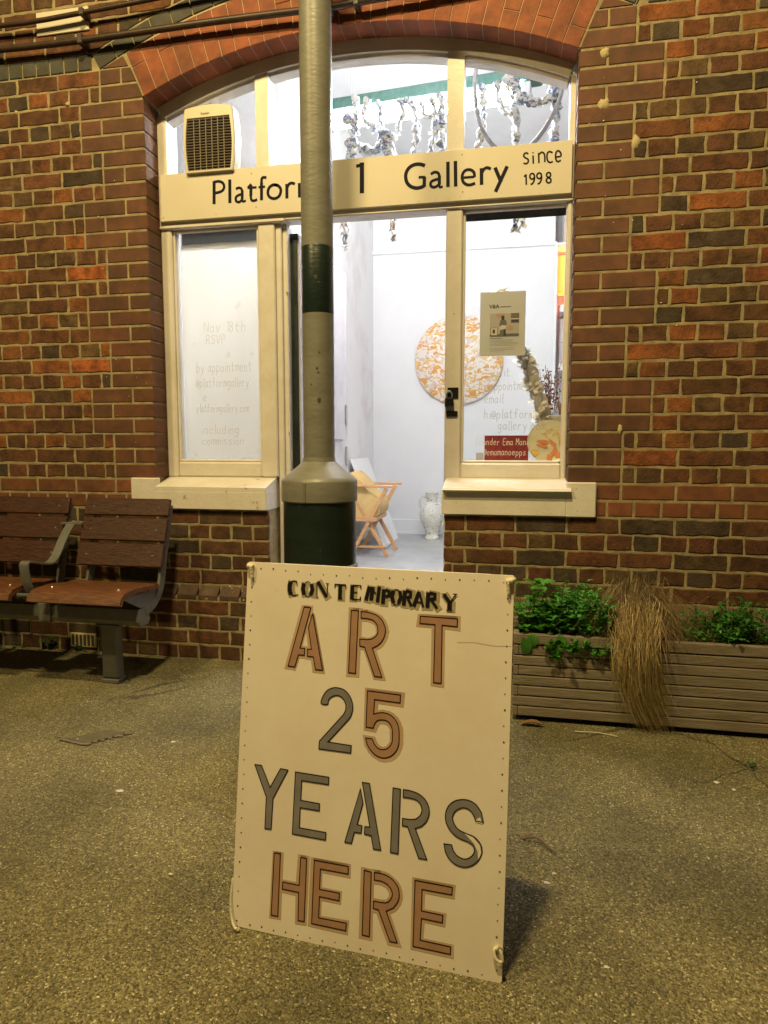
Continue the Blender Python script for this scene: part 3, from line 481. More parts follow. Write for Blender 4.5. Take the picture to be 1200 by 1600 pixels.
def inside(x, z):
    dx, dz = x-BX, z-BZ; r = math.hypot(dx, dz); an = math.degrees(math.atan2(abs(dx), dz))
    if z >= 2.85-1e-6: return r < RG+0.004 and an < 26.95
    return z > 2.70 and r < RO+0.003 and an < 23.52
FIELD = [((0.145, 0.059, 0.026), 36), ((0.185, 0.071, 0.027), 30), ((0.09, 0.06, 0.038), 13), ((0.14, 0.078, 0.034), 12), ((0.38, 0.115, 0.03), 3), ((0.29, 0.098, 0.028), 18)]
def field_col():
    t = random.uniform(0, sum(w_ for c, w_ in FIELD))
    for c, w_ in FIELD:
        t -= w_
        if t <= 0: return jit(c, 0.22)
    return jit(FIELD[0][0])
def low_col():
    c = field_col()
    while c[0] > 0.2: c = field_col()
    return tuple(v*0.9 for v in c)
QUOIN = (0.155, 0.06, 0.028)
def face_brick(mb, xa, xb, za, zb, y, col, rough=True, mi=0, yb=0.02):
    """one brick face, slightly uneven outline, bevelled, standing 5 mm proud of the mortar"""
    j = 0.0030 if rough else 0.0006
    pts = []
    nx = max(2, int((xb-xa)/0.035)); nz = 2
    for i in range(nx): pts.append((xa+(xb-xa)*i/nx, za))
    for i in range(nz): pts.append((xb, za+(zb-za)*i/nz))
    for i in range(nx): pts.append((xb-(xb-xa)*i/nx, zb))
    for i in range(nz): pts.append((xa, zb-(zb-za)*i/nz))
    pts = [(a+random.uniform(-j, j), b+random.uniform(-j, j)) for a, b in pts]
    if zb > 2.69:
        ins = [inside(a, b) for a, b in pts]
        if all(ins): return
        if any(ins):
            q = []
            for a, b in pts:
                k = 0
                while inside(a, b) and k < 200:
                    if b >= 2.85:
                        v = Vector((a-BX, b-BZ)).normalized(); a += v.x*0.002; b += v.y*0.002
                    else: a += 0.002*(1 if a > BX else -1)
                    k += 1
                if b > zb: b = zb
                q.append((a, b))
            xs = [p[0] for p in q]; zs = [p[1] for p in q]
            ok = [not inside(a, b) for a, b in q]
            q = [p for p, o_ in zip(q, ok) if o_]
            if len(q) < 4 or max(xs)-min(xs) < 0.02 or max(zs)-min(zs) < 0.02: return
            pts = q
    cx = sum(p[0] for p in pts)/len(pts); cz = sum(p[1] for p in pts)/len(pts)
    n = len(pts); b = 0.0035; yo = y + random.uniform(-0.0012, 0.0012) if rough else y
    tx, tz = (random.uniform(-.006, .006), random.uniform(-.012, .012)) if rough else (0, 0)
    def ins_(p):
        dx, dz = p[0]-cx, p[1]-cz
        return (p[0]-math.copysign(min(b, abs(dx)), dx), p[1]-math.copysign(min(b, abs(dz)), dz))
    vs = [(a, yb, z) for a, z in pts] + [(a, yo+0.0024, z) for a, z in pts]
    inn = [ins_(p) for p in pts]
    vs += [(a, yo+tx*(a-cx)+tz*(z-cz), z) for a, z in inn]
    fs = [(i, (i+1) % n, n+(i+1) % n, n+i) for i in range(n)] + [(n+i, n+(i+1) % n, 2*n+(i+1) % n, 2*n+i) for i in range(n)] + [tuple(range(2*n, 3*n))]
    mb.add(vs, fs, col, mi)
J = 0.0058
wall = MB()
def quoin_box(xa, xb, za, zb, side):
    # corner brick returning into the reveal (rounded arris)
    wall.box(xa, xb, 0.0, 0.125, za, zb, 0.004, jit(QUOIN, 0.1), 1)
def course(k, side):
    """side -1: left of opening, +1: right of opening; distances measured outward from the opening"""
    za, zb = 0.9+0.075*k+J, 0.9+0.075*(k+1)-J
    e = X1 if side > 0 else X0
    def put(d0, d1, kind):
        a, b = (e+d0, e+d1) if side > 0 else (e-d1, e-d0)
        if kind == 'c': quoin_box(a-.0012, b+.0012, za-.0012, zb+.0012, side)
        elif kind == 'q': face_brick(wall, a-.0012, b+.0012, za-.0012, zb+.0012, 0.0, jit(QUOIN, 0.14), False, 1)
        elif kind == 'w': face_brick(wall, a, b, za, zb, 0.0, jit((0.22, 0.08, 0.032), 0.2), False, 1)
        else: face_brick(wall, a, b, za, zb, 0.0, field_col() if k >= 0 else low_col())
    S = (k % 2 == 1); wide = (k % 6) in (3, 4, 5)
    quoins = k >= 0
    d = 0.0
    far = 3.4 if side > 0 else 3.2
    if quoins and k < 27:
        ck = 'c' if k < 24 else 'q'
        if S: seq = [0.1125, 0.225] if wide else [0.1125, 0.1125]
        else: seq = [0.225, 0.1125] if wide else [0.225]
        for i, l in enumerate(seq):
            put(d + (0 if i == 0 else J), d+l-J, ck if i == 0 else 'q'); d += l
    if k < 0:
        # lower wall: runs on towards the doorway under the sill
        lim = (PL-X0) if side < 0 else (0-PR)
        d = -lim
        lowsill = 0.12
        kind = 'w' if k in (-1, -2) else 'f'
        x = d; first = True
        grid0 = -0.225*3
        pos = grid0 if S else grid0+0.056
        if k >= -2: x = lowsill+0.006
        stp = 0.225 if S else 0.1125
        while pos < far:
            a, b = max(pos+J, x), pos+stp-J
            if b-a > 0.03: put(a, b, kind)
            pos += stp
        return
    if k >= 27: d = 0.0
    if S:
        if wide and quoins and k < 27: put(d+J, d+0.1125-J, 'f'); d += 0.1125
        stp = 0.225
    else:
        if k < 27: put(d+J, d+0.056-J, 'f'); d += 0.056
        stp = 0.1125
    while d < far:
        put(d+J, d+stp-J, 'f'); d += stp
for k in range(-7, 38):
    if k == 26: continue
    for sd in (-1, 1):
        if k >= 27: continue
        course(k, sd)
for k in range(27, 38):
    za, zb = 0.9+0.075*k+J, 0.9+0.075*(k+1)-J
    stp = 0.225 if k % 2 else 0.1125
    x = -5.2 + (0 if k % 2 else 0.056)
    while x < 3.4:
        face_brick(wall, x+J, x+stp-J, za, zb, 0.0, field_col()); x += stp
# plinth: chamfered course and three projecting courses
for k in range(-12, -7):
    za, zb = 0.9+0.075*k+J, 0.9+0.075*(k+1)-J
    stp = 0.225 if k % 2 else 0.1125
    for xa, xb in ((-5.2, PL), (PR, 3.4)):
        x = xa - (0 if k % 2 else 0.056)
        while x < xb:
            a, b = max(x+J, xa), min(x+stp-J, xb)
            if b-a > 0.03:
                if k == -8:
                    c = jit((0.13, 0.075, 0.05), 0.15)
                    vs = [(a, -0.035, za), (b, -0.035, za), (a, -0.035, za+0.02), (b, -0.035, za+0.02), (a, 0.004, zb), (b, 0.004, zb), (a, .02, za), (b, .02, za), (a, .02, zb), (b, .02, zb)]
                    wall.add(vs, [(0, 1, 3, 2), (2, 3, 5, 4), (0, 2, 4, 8, 6), (1, 7, 9, 5, 3), (0, 6, 7, 1)], c, 1)
                else: face_brick(wall, a, b, za, zb, -0.035, low_col(), yb=0.0)
            x += stp
# mortar body
def mort(x0, x1, z0, z1, y0=0.0032): wall.box(x0, x1, y0, 0.30, z0, z1, 0, None, 2)
mort(-5.3, X0-0.005, 0.32, 3.75); mort(X1+0.005, 3.5, 0.32, 3.75)
mort(X0-0.005, PL-0.003, 0.32, 0.80); mort(PR+0.003, X1+0.005, 0.32, 0.80)
mort(-5.3, PL-0.003, 0, 0.319, -0.0318); mort(PR+0.003, 3.5, 0, 0.319, -0.0318)
n = 44
for i in range(n):
    a = X0-0.005+(X1-X0+0.01)*i/n; b = X0-0.005+(X1-X0+0.01)*(i+1)/n
    za = BZ+math.sqrt((RI+0.006)**2-(a-BX)**2); zb_ = BZ+math.sqrt((RI+0.006)**2-(b-BX)**2)
    wall.add([(a, 0.0032, za), (b, 0.0032, zb_), (b, 0.0032, 3.75), (a, 0.0032, 3.75), (a, 0.30, za), (b, 0.30, zb_), (b, 0.30, 3.75), (a, 0.30, 3.75)],
             [(0, 1, 2, 3), (4, 7, 6, 5), (0, 4, 5, 1), (3, 2, 6, 7)], None, 2)
wall_o = wall.build('brick_wall', [M['brick'], M['smooth_brick'], M['mortar']], bld)

# arch ring
ar = MB(); nV = 29; a0 = R(23.4)
def pol(r, a, y): return (BX+r*math.sin(a), y, BZ+r*math.cos(a))
def wedge(mb, ra, rb, aa, ab, y0, y1, col, mi=0):
    bz = 0.002
    ba = bz/ra
    vs = [pol(ra, aa, y1), pol(ra, ab, y1), pol(rb, ab, y1), pol(rb, aa, y1), pol(ra, aa, y0+bz), pol(ra, ab, y0+bz), pol(rb, ab, y0+bz), pol(rb, aa, y0+bz),
          pol(ra+bz, aa+ba, y0), pol(ra+bz, ab-ba, y0), pol(rb-bz, ab-ba, y0), pol(rb-bz, aa+ba, y0)]
    fs = [(0, 3, 2, 1), (0, 1, 5, 4), (1, 2, 6, 5), (2, 3, 7, 6), (3, 0, 4, 7), (4, 5, 9, 8), (5, 6, 10, 9), (6, 7, 11, 10), (7, 4, 8, 11), (8, 9, 10, 11)]
    mb.add(vs, fs, col, mi)
for i in range(nV):
    aa = -a0+2*a0*i/nV+0.0005; ab = -a0+2*a0*(i+1)/nV-0.0005
    c = jit((0.34, 0.095, 0.036), 0.16)
    ys = random.uniform(-0.001, 0.001)
    if i % 2 == 0:
        c2 = jit(c, 0.1); s_ = random.choice([2.568, 2.634])
        wedge(ar, RI, s_-0.001, aa, ab, ys, 0.125, c); wedge(ar, s_+0.001, RO, aa, ab, ys+.0005, 0.125, c2)
    else: wedge(ar, RI, RO, aa, ab, ys, 0.125, c)
ar.build('brick_arch', [M['smooth_brick']], bld)
ajm = MB()
for i in range(48):
    aa = -a0+2*a0*i/48; ab = -a0+2*a0*(i+1)/48
    ajm.add([pol(RI+.0015, aa, .003), pol(RI+.0015, ab, .003), pol(RO+.004, ab, .003), pol(RO+.004, aa, .003), pol(RI+.0015, aa, .124), pol(RI+.0015, ab, .124)], [(0, 1, 2, 3), (0, 4, 5, 1)])
ajm.build('arch_joint', M['dark_mortar'], bld)
# grey blue-brick string course and hood
gb = MB(); GREY = (0.085, 0.085, 0.07)
x = BX-1.255-0.076*52
while x < 3.3:
    xe = x+0.075
    if xe < BX-1.255 or x > BX+1.255: face_brick(gb, x+.003, xe-.003, 2.853, 2.923, -0.002, jit(GREY, 0.14), False)
    x += 0.076 if x < BX-1.26-0.076 or x > BX+1.25 else (BX+1.256-x)
an = R(26.6); s_ = 0.106/2.75
t = -an
while t < an:
    c = jit(GREY, 0.15)
    wedge(gb, RO+0.009, RG-0.004, t+0.001, min(t+s_, an)-0.001, -0.002, 0.02, c); t += s_
for s_ in (-1, 1):
    tri = [(BX+s_*1.068, 2.853), (BX+s_*1.20, 2.853), (BX+s_*1.092, 2.896)]
    gb.prism(tri, lambda a, b_, d: (a, d, b_), -0.0005, .02, jit(QUOIN, .1))
gb.build('grey_string_course', M['smooth_brick'], bld)

# mortar patches and plugs on the wall
for i, (x, z, rx, rz) in enumerate([(0.102, 2.678, .022, .024), (0.103, 2.478, .028, .026), (0.235, 2.315, .018, .032), (-2.391, 2.71, .012, .012), (-2.675, 2.698, .011, .011), (0.212, 1.135, .012, .024), (-1.92+.0, 1.2, .0, .0)]):
    if rx <= 0: continue
    p = MB(); n = 18
    ring = [(x+rx*math.cos(2*math.pi*q/n)*random.uniform(.75, 1.15), z+rz*math.sin(2*math.pi*q/n)*random.uniform(.75, 1.15)) for q in range(n)]
    vs = [(a, 0.004, b) for a, b in ring]+[(x+(a-x)*.7, -0.004, z+(b-z)*.7) for a, b in ring]+[(x, -0.006, z)]
    p.add(vs, [(q, (q+1) % n, n+(q+1) % n, n+q) for q in range(n)]+[(n+q, n+(q+1) % n, 2*n) for q in range(n)])
    p.build('mortar_patch', M['mortar_patch'] if 'mortar_patch' in M else M['stone_paint'], bld, smooth=60)
p = MB()
p.lathe([(0.008, 0), (0.008, 0.004), (0.0045, 0.005), (0.0045, 0.002)], seg=16)
po = p.build('cable_hole_rim', M['stone_paint'], bld); po.location = Vector((0.572, -0.001, 2.035))-bld.location; po.rotation_euler = (R(90), 0, 0)

p = MB()
for i in range(70):
    if i < 34: x, z, y, s_ = random.uniform(-1.75, -1.42), random.uniform(.305, .37), -.037, random.uniform(.0012, .004)
    elif i < 52: x, z, y, s_ = random.uniform(.0, .5), random.uniform(1.2, 2.6), -.0022, random.uniform(.001, .003)
    else: x, z, y, s_ = random.uniform(-2.25, -2.0), random.uniform(1.0, 2.4), -.0022, random.uniform(.001, .0025)
    if y < -.03: y = -.037+max(0, z-.32)*.8
    p.add([(x+s_*math.cos(t)*random.uniform(.5, 1.5), y, z+s_*math.sin(t)*random.uniform(.5, 1.5)) for t in (0, 1.2, 2.5, 3.7, 5)], [(0, 1, 2, 3, 4)])
tag(p.build('paint_splashes', M['stone_paint'], bld, normals=False), kind='stuff')
# ------------------------------------------------------------------ sills
def sill(xa, xb, ear0, ear1, side):
    s = MB()
    yf = -0.022
    # block with sloping top inside the reveal, upright ear in front of the pier
    s.box(xa, xb, yf, 0.25, 0.752, 0.842, 0.004)
    vs = [(xa+.001, yf+.001, 0.84), (xb-.001, yf+.001, 0.84), (xb-.001, yf+.001, 0.862), (xa+.001, yf+.001, 0.862), (xa+.001, 0.128, 0.905), (xb-.001, 0.128, 0.905), (xb-.001, 0.24, 0.905), (xa+.001, 0.24, 0.905), (xa+.001, .24, .84), (xb-.001, .24, .84)]
    s.add(vs, [(0, 1, 2, 3), (3, 2, 5, 4), (4, 5, 6, 7), (1, 0, 8, 9), (0, 3, 4, 7, 8), (1, 9, 6, 5, 2), (8, 7, 6, 9)])
    s.box(ear0, ear1, yf, 0.03, 0.75, 0.905, 0.005)
    return s.build('window_sill', M['stone_paint'], bld)
sL = sill(-1.985, PL+0.0, -2.118, -1.982, -1)
sR = sill(PR-0.012, -0.005, -0.008, 0.121, 1)
tr = MB()  # rounded painted lip lying on the right sill
pr = [(-0.045, .858), (-0.052, .866), (-0.045, .876), (0.0, .885), (0.125, .915), (0.125, .89), (0.0, .866)]
prr = [(a, b) for a, b in pr]
tr.prism([(a, b) for a, b in prr], lambda a, b, d: (d, a, b), PR-0.005, 0.012)
tr.build('sill_lip', M['cream'], sR, smooth=40)

# ------------------------------------------------------------------ timber frame
YF, YB_ = 0.12, 0.21
fr = MB()
def arc_z(x, r): return BZ+math.sqrt(max(r*r-(x-BX)**2, 0))
def post(x0, x1, z0, z1=None, y0=YF, y1=YB_, b=0.006):
    if z1 is None:
        zt0, zt1 = arc_z(x0, 2.45), arc_z(x1, 2.45)
        vs = [(x0, y0, z0), (x1, y0, z0), (x1, y1, z0), (x0, y1, z0), (x0, y0, zt0), (x1, y0, zt1), (x1, y1, zt1), (x0, y1, zt0)]
        fr.add(vs, [(0, 1, 5, 4), (1, 2, 6, 5), (2, 3, 7, 6), (3, 0, 4, 7), (0, 3, 2, 1), (4, 5, 6, 7)])
    else: fr.box(x0, x1, y0, y1, z0, z1, b)
post(X0+.001, -1.932, 0.905, 2.16); post(X0+.001, -1.942, 2.38)          # left jamb
post(-1.477, -1.392, 0.907, 2.14); post(-1.477, -1.412, 2.16)
post(-0.562, -0.486, 0.10, 2.14, 0.118); post(-0.562, -0.486, 2.16, None, 0.119)
post(-0.024, X1-.0022, 0.908, 2.14); post(-0.024, X1-.0022, 2.16)
fr.box(X0+.0015, X1-.0015, 0.112, 0.205, 2.148, 2.38, 0.004)               # transom behind the sign
fr.box(X0+.003, -1.335, 0.106, 0.2, 2.132, 2.1495, 0.004)
fr.box(-1.334, -.0025, 0.107, 0.2, 2.137, 2.1485, 0.004)
fr.box(-1.931, -1.478, 0.121, 0.2, 0.906, 0.982, 0.008)                    # bottom rails
fr.box(-0.4855, -0.0245, 0.121, 0.2, 0.909, 0.984, 0.008)
# inner beads round the panes
for xa, xb, za, zb in ((-1.932, -1.477, .982, 2.132), (-.486, -.024, .984, 2.137)):
    fr.box(xa+.0005, xa+.012, .136, .16, za, zb, .003); fr.box(xb-(.012 if xb < -1 else .003), xb-.0005, .136, .16, za, zb, .001)
    fr.box(xa+.0125, xb-.0125, .132, .16, za, za+.012, .004); fr.box(xa+.0125, xb-.0125, .137, .16, zb-.012, zb, .003)
# arched head
ns = 40; ah = R(23.3)
for r0, r1, y0 in ((2.434, 2.4915, 0.116), (2.418, 2.4345, 0.134)):
    for i in range(ns):
        aa = -ah+2*ah*i/ns; ab = -ah+2*ah*(i+1)/ns
        fr.add([pol(r0, aa, y0), pol(r0, ab, y0), pol(r1, ab, y0), pol(r1, aa, y0), pol(r0, aa, 0.2), pol(r0, ab, 0.2), pol(r1, ab, .2), pol(r1, aa, .2)],
               [(0, 1, 2, 3), (0, 4, 5, 1), (3, 2, 6, 7), (4, 7, 6, 5)])
fr.build('window_frame', M['cream'], bld)
# door frame post with rebate
df = MB()
df.box(-1.3915, -1.362, 0.135, 0.23, 0.10, 2.132, 0.004); df.box(-1.3615, -1.338, 0.15, 0.245, 0.10, 2.132, 0.003)
dfo = df.build('door_frame', M['cream'], bld)
for z in (1.86, 1.18, 0.45):
    hb = MB(); hb.box(-1.3455, -1.334, 0.1425, 0.1495, z-.05, z+.05, .001); hb.tube([(-1.337, .142, z-.05), (-1.337, .142, z+.05)], .005, 8)
    hb.build('hinge', M['cream'], dfo)
# panes
def pane(xa, xb, z0, z1=None, y=0.150):
    p = MB(); n = 10; vs = []
    for i in range(n+1):
        x = xa+(xb-xa)*i/n; zt = z1 if z1 else arc_z(x, 2.425)
        vs += [(x, y, z0), (x, y, zt)]
    p.add(vs, [(2*i, 2*i+2, 2*i+3, 2*i+1) for i in range(n)])
    return p.build('window_pane', M['glass'], bld, normals=False)
pane(-1.93, -1.478, .98, 2.14); pane(-.485, -.024, .982, 2.14)
pane(-1.95, -1.478, 2.38); pane(-1.411, -.563, 2.38); pane(-.485, -.024, 2.38)
# door leaf, open inwards
dr = MB(); DA = R(-2.5)
dm = Matrix.Translation((-1.335, 0.2, 0)) @ Matrix.Rotation(DA, 4, 'Z')
dr.M = dm
dr.box(-0.002, 0.040, 0.0, 0.80, 0.135, 2.10, 0.003)
for za, zb in ((.25, .95), (1.1, 2.0)):
    for ya, yb in ((.1, .37), (.43, .7)):
        dr.box(0.0395, 0.046, ya, yb, za, zb, .004)
do = dr.build('door', M['door_face'], bld)
de = MB(); de.M = dm; de.box(-0.004, 0.034, -0.004, -0.0005, 0.135, 2.10, 0.0); de.build('door_edge', M['door_edge'], do)
for z in (1.25, 1.0):
    dh = MB(); dh.M = dm; dh.box(.041, .05, .76, .79, z-.06, z+.06, .002); dh.build('door_lock', M['bolt'], do)
# threshold step
ts = MB(); ts.box(PL, PR-.02, -0.03, 0.3, 0.0, 0.118, 0.006); ts.build('door_step', M['stone_paint'], bld)

# ------------------------------------------------------------------ gallery room
ZF, YBK = 0.12, 3.95
rm = MB(); rm.add([(-2.6, 0.3, ZF), (1.4, 0.3, ZF), (1.4, 4.4, ZF), (-2.6, 4.4, ZF)], [(0, 1, 2, 3)])
rm.build('room_floor', M['floor'], bld, normals=False)
rm = MB(); rm.box(-2.6, 1.4, 0.3, 4.4, 3.8, 3.9); rm.build('room_ceiling', M['ceiling'], bld)
rm = MB(); rm.box(-1.73, 0.1, YBK, 4.4, 0, 3.8); rm.build('back_wall', M['plaster'], bld)
rm = MB(); rm.box(-2.6, -1.731, 1.3, 4.4, 0, 3.8); rm.box(-2.62, -2.5, 0.3, 1.299, 0, 3.8); rm.build('side_wall', M['side_plaster'], bld)
rm = MB(); rm.box(1.1, 1.4, 0.3, 4.4, 0, 3.8); rm.box(0.1005, 1.0995, 4.30, 4.4, 0, 3.8); rm.build('alcove_wall', M['plaster'], bld)
rm = MB(); rm.box(-2.6, X0, .301, .32, 0, 3.8); rm.box(X1, 1.3, .301, .32, 0, 3.8); rm.box(X0+.001, X1-.001, .301, .32, 2.93, 3.8); rm.build('inner_front_wall', M['plaster'], bld)
rm = MB(); rm.box(-1.729, 0.1, YBK-.02, YBK-.0005, ZF, ZF+.16, .005); rm.box(-1.7295, .1, YBK-.028, YBK-.0205, ZF, ZF+.03, .003)
rm.build('skirting_board', M['gloss_white'], bld)
rm = MB(); rm.box(-1.75, 0.12, YBK-.035, YBK-.0005, 3.015, 3.05, .006); rm.build('picture_rail', M['gloss_white'], bld)
rm = MB(); rm.box(0.1005, 0.128, YBK-.06, YBK+.0, ZF, 3.03, .004); rm.box(.1285, 1.09, YBK-.05, YBK+.34, 3.0, 3.03, .003)
rm.build('alcove_post', M['gloss_white'], bld)
rm = MB()
for i in range(7):
    rm.tube([(0.2+i*.05, YBK+.05, 3.04), (0.2+i*.05, YBK+.05, 3.78)], .026, 10)
rm.build('curtain', M['curtain'], bld, smooth=60)
# ================================================================== THINGS ON THE SHOPFRONT
def strokes(mb, data, y, scale_pts, extra=0.0, k0=0, wsc=1e-4):
    for k, (wd, pts) in enumerate(data):
        mb.ribbon([(a*scale_pts, b*scale_pts) for a, b in pts], wd*wsc+extra, XZ, y-0.00003*(k+k0))
sg = empty('fascia_sign', (-0.99, 0.09, 2.16), 'long cream gallery name board fixed across the doorway top', 'sign')
b = MB(); b.box(-1.972, -0.012, 0.090, 0.1115, 2.163, 2.384, 0.0015); sp = b.build('sign_board', M['sign_cream'], sg)
for nm, i0, i1 in (('platform_lettering', 0, 18), ('number_lettering', 18, 20), ('gallery_lettering', 20, 99)):
    b = MB(); strokes(b, SGN[i0:i1], 0.0893, 1e-4, extra=.003); b.build(nm, M['navy_paint'], sg, normals=False)
for nm, i0, i1 in (('since_lettering', 0, 7), ('year_lettering', 7, 99)):
    b = MB(); strokes(b, SNC[i0:i1], 0.0893, 1e-4, extra=.001); b.build(nm, M['black_paint'], sg, normals=False)
b = MB()
for x in [-1.9+i*0.045 for i in range(42)]:
    if random.random() < .6:
        for q in range(random.randint(1, 3)):
            xx = x+random.uniform(-.012, .012); z = 2.172+random.uniform(0, .012); r = random.uniform(.0008, .002)
            b.poly([(xx+r*math.cos(t), z+r*.6*math.sin(t)) for t in (0, 1.2, 2.5, 3.8, 5)], XZ, .0893)
for x, z in ((-1.49, 2.355), (-1.47, 2.2), (-.49, 2.36), (-.485, 2.2), (-1.955, 2.18)):
    b.poly([(x+.003*math.cos(t*.7), z+.003*math.sin(t*.7)) for t in range(9)], XZ, .0892)
b.build('paint_chips', M['twig'], sg, normals=False)

# extractor fan in the upper left light
ef = empty('extractor_fan', (-1.70, 0.12, 2.38), 'cream slatted extractor fan set in the arched left pane above the sign', 'fan')
b = MB()
def rr(x0, x1, z0, z1, r, n=6, bow=0.0):
    o = []
    for cx, cz, s in ((x1-r, z0+r, -90), (x1-r, z1-r, 0), (x0+r, z1-r, 90), (x0+r, z0+r, 180)):
        for k in range(n+1):
            an_ = R(s+90*k/n); o.append((cx+r*math.cos(an_), cz+r*math.sin(an_)))
    zm = (z0+z1)/2; xm = (x0+x1)/2
    return [(a+bow*(1 if a > xm else -1)*(1-((c-zm)/((z1-z0)/2))**2), c) for a, c in o]
ox0, ox1, oz0, oz1 = -1.832, -1.565, 2.372, 2.668
def bowpts(x0, x1, z0, z1, bow, top=0.012):
    o = []
    for t in range(13):
        z = z0+(z1-z0)*t/12; o.append((x1+bow*math.sin(math.pi*t/12), z))
    for t in range(1, 12):
        x = x1-(x1-x0)*t/12; o.append((x, z1+top*math.sin(math.pi*t/12)))
    for t in range(13):
        z = z1-(z1-z0)*t/12; o.append((x0-bow*math.sin(math.pi*t/12), z))
    return o
outer = bowpts(ox0+.012, ox1-.012, oz0, oz1, .012)
inner = bowpts(ox0+.026, ox1-.024, oz0+.01, oz1-.045, .010, 0.0)
n = len(outer)
vs = [(a, .075, c) for a, c in outer]+[(a, .075, c) for a, c in inner]+[(a*.96+.04*-1.70, .062, c*.96+.04*2.52) for a, c in outer]
b.prism(outer, lambda a, c, d: (a, d, c), .085, .149)
b.add([(a, .072, c) for a, c in [(p[0]*.97-.0507, p[1]*.985+.0378) for p in outer]]+[(a, .072, c) for a, c in inner]+[(a, .0849, c) for a, c in outer]+[(a, .088, c) for a, c in inner],
      [(i, (i+1) % n, n+(i+1) % n, n+i) for i in range(n)]+[(i, (i+1) % n, 2*n+(i+1) % n, 2*n+i) for i in range(n)]+[(n+i, n+(i+1) % n, 3*n+(i+1) % n, 3*n+i) for i in range(n)])
b.build('casing', M['fan_cream'], ef, smooth=35)
b = MB(); b.poly(inner, XZ, .0838); b.build('fan_opening', M['fan_dark'], ef, normals=False)
b = MB()
z = oz0+.012
while z < oz1-.05:
    t = (z-oz0)/(oz1-oz0); w_ = .010*math.sin(math.pi*max(0, min(1, (z-oz0-.01)/(oz1-oz0-.055))))
    b.box(ox0+.027-w_, ox1-.025+w_, .074, .082, z, z+.0024, .0008); z += .0128
for i in range(1, 7):
    x = ox0+.027+(ox1-ox0-.052)*i/7; b.box(x-.0015, x+.0015, .0755, .0835, oz0+.01, oz1-.047, .0005)
b.build('grille', M['fan_bar'], ef)
b = MB(); xx = -1.722
for ch in 'Xpelair':
    pass
def font_text(txt, size, loc, m, parent, name, rx=90, bold=0.0, ry=0, align='LEFT'):
    cu = bpy.data.curves.new(name, 'FONT'); cu.body = txt; cu.size = size; cu.offset = bold; cu.align_x = align
    tmp = bpy.data.objects.new(name+'_tmp', cu); COL.objects.link(tmp)
    dg = bpy.context.evaluated_depsgraph_get(); me = bpy.data.meshes.new_from_object(tmp.evaluated_get(dg))
    bpy.data.objects.remove(tmp); bpy.data.curves.remove(cu)
    me.materials.clear(); me.materials.append(m)
    o = bpy.data.objects.new(name, me); COL.objects.link(o)
    o.parent = parent
    o.location = Vector(loc)-(wloc(parent) if parent else Vector())
    o.rotation_euler = (R(rx), 0, R(ry))
    return o
font_text('Xpelair', .016, (-1.735, .0705, 2.634), M['ink'], ef, 'maker_lettering')
cable = MB(); cable.tube(cat_rom([(-1.735, .16, 2.70), (-1.72, .17, 2.76), (-1.76, .2, 2.8), (-1.83, .22, 2.8)], 6), .004, 8)
cable.build('power_cable', M['hose'], ef, smooth=60)

# roller blinds
def blind(name, x0, x1, z0, z1, m, label):
    e = empty(name, ((x0+x1)/2, .2, z0), label, 'blind')
    q = MB(); q.box(x0, x1, .196, .199, z0, z1, 0); q.build('cloth', m, e)
    q = MB(); q.tube([(x0, .215, z1-.012), (x1, .215, z1-.012)], .014, 12); q.build('roller', M['gloss_white'], e, smooth=60)
blind('roller_blind', -1.915, -1.482, 2.062, 2.165, M['blind_grey'], 'grey rolled blind across the top of the papered left window')
blind('roller_blind', -.48, -.026, 2.104, 2.18, M['blind'], 'dark navy rolled blind above the poster in the right window')

# papered window
wp = empty('window_paper', (-1.7, .19, .98), 'large scuffed white paper sheet covering the inside of the left window', 'paper sheet')
q = MB(); vs = []; nxp, nzp = 12, 24
for i in range(nxp+1):
    for j in range(nzp+1):
        x = -1.918+(.436)*i/nxp; z = .985+1.09*j/nzp
        vs.append((x, .184+.004*math.sin(i*1.3)*math.sin(j*.5)+(0.006 if i < 2 else 0), z))
q.add(vs, [(i*(nzp+1)+j, (i+1)*(nzp+1)+j, (i+1)*(nzp+1)+j+1, i*(nzp+1)+j+1) for i in range(nxp) for j in range(nzp)])
q.build('sheet', M['scuff'], wp, smooth=80, normals=False)
q = MB(); q.box(-1.475, -1.47, .19, .2, .99, 1.7)
# handwriting on the left pane
hw = MB()
for txt, x, z, h in (('Nov 18th', -1.785, 1.632, .052), ('RSVP', -1.775, 1.575, .045), ('by appointment', -1.83, 1.435, .05), ('@platformgallery', -1.835, 1.36, .046), ('e', -1.8, 1.29, .045), ('platformgallery.com', -1.835, 1.235, .04), ('including', -1.81, 1.125, .045), ('commission', -1.81, 1.07, .042)):
    write(hw, txt, x, z, h, .0026, .1475, stretch=min(.95, .28/(len(txt)*4.0*h/7)))
M['faint_chalk'] = mat('faint_chalk', (.58, .58, .57), .9)
tag(hw.build('window_handwriting', M['faint_chalk'], None, normals=False), 'faint grey handwritten opening details on the papered left pane', 'lettering')
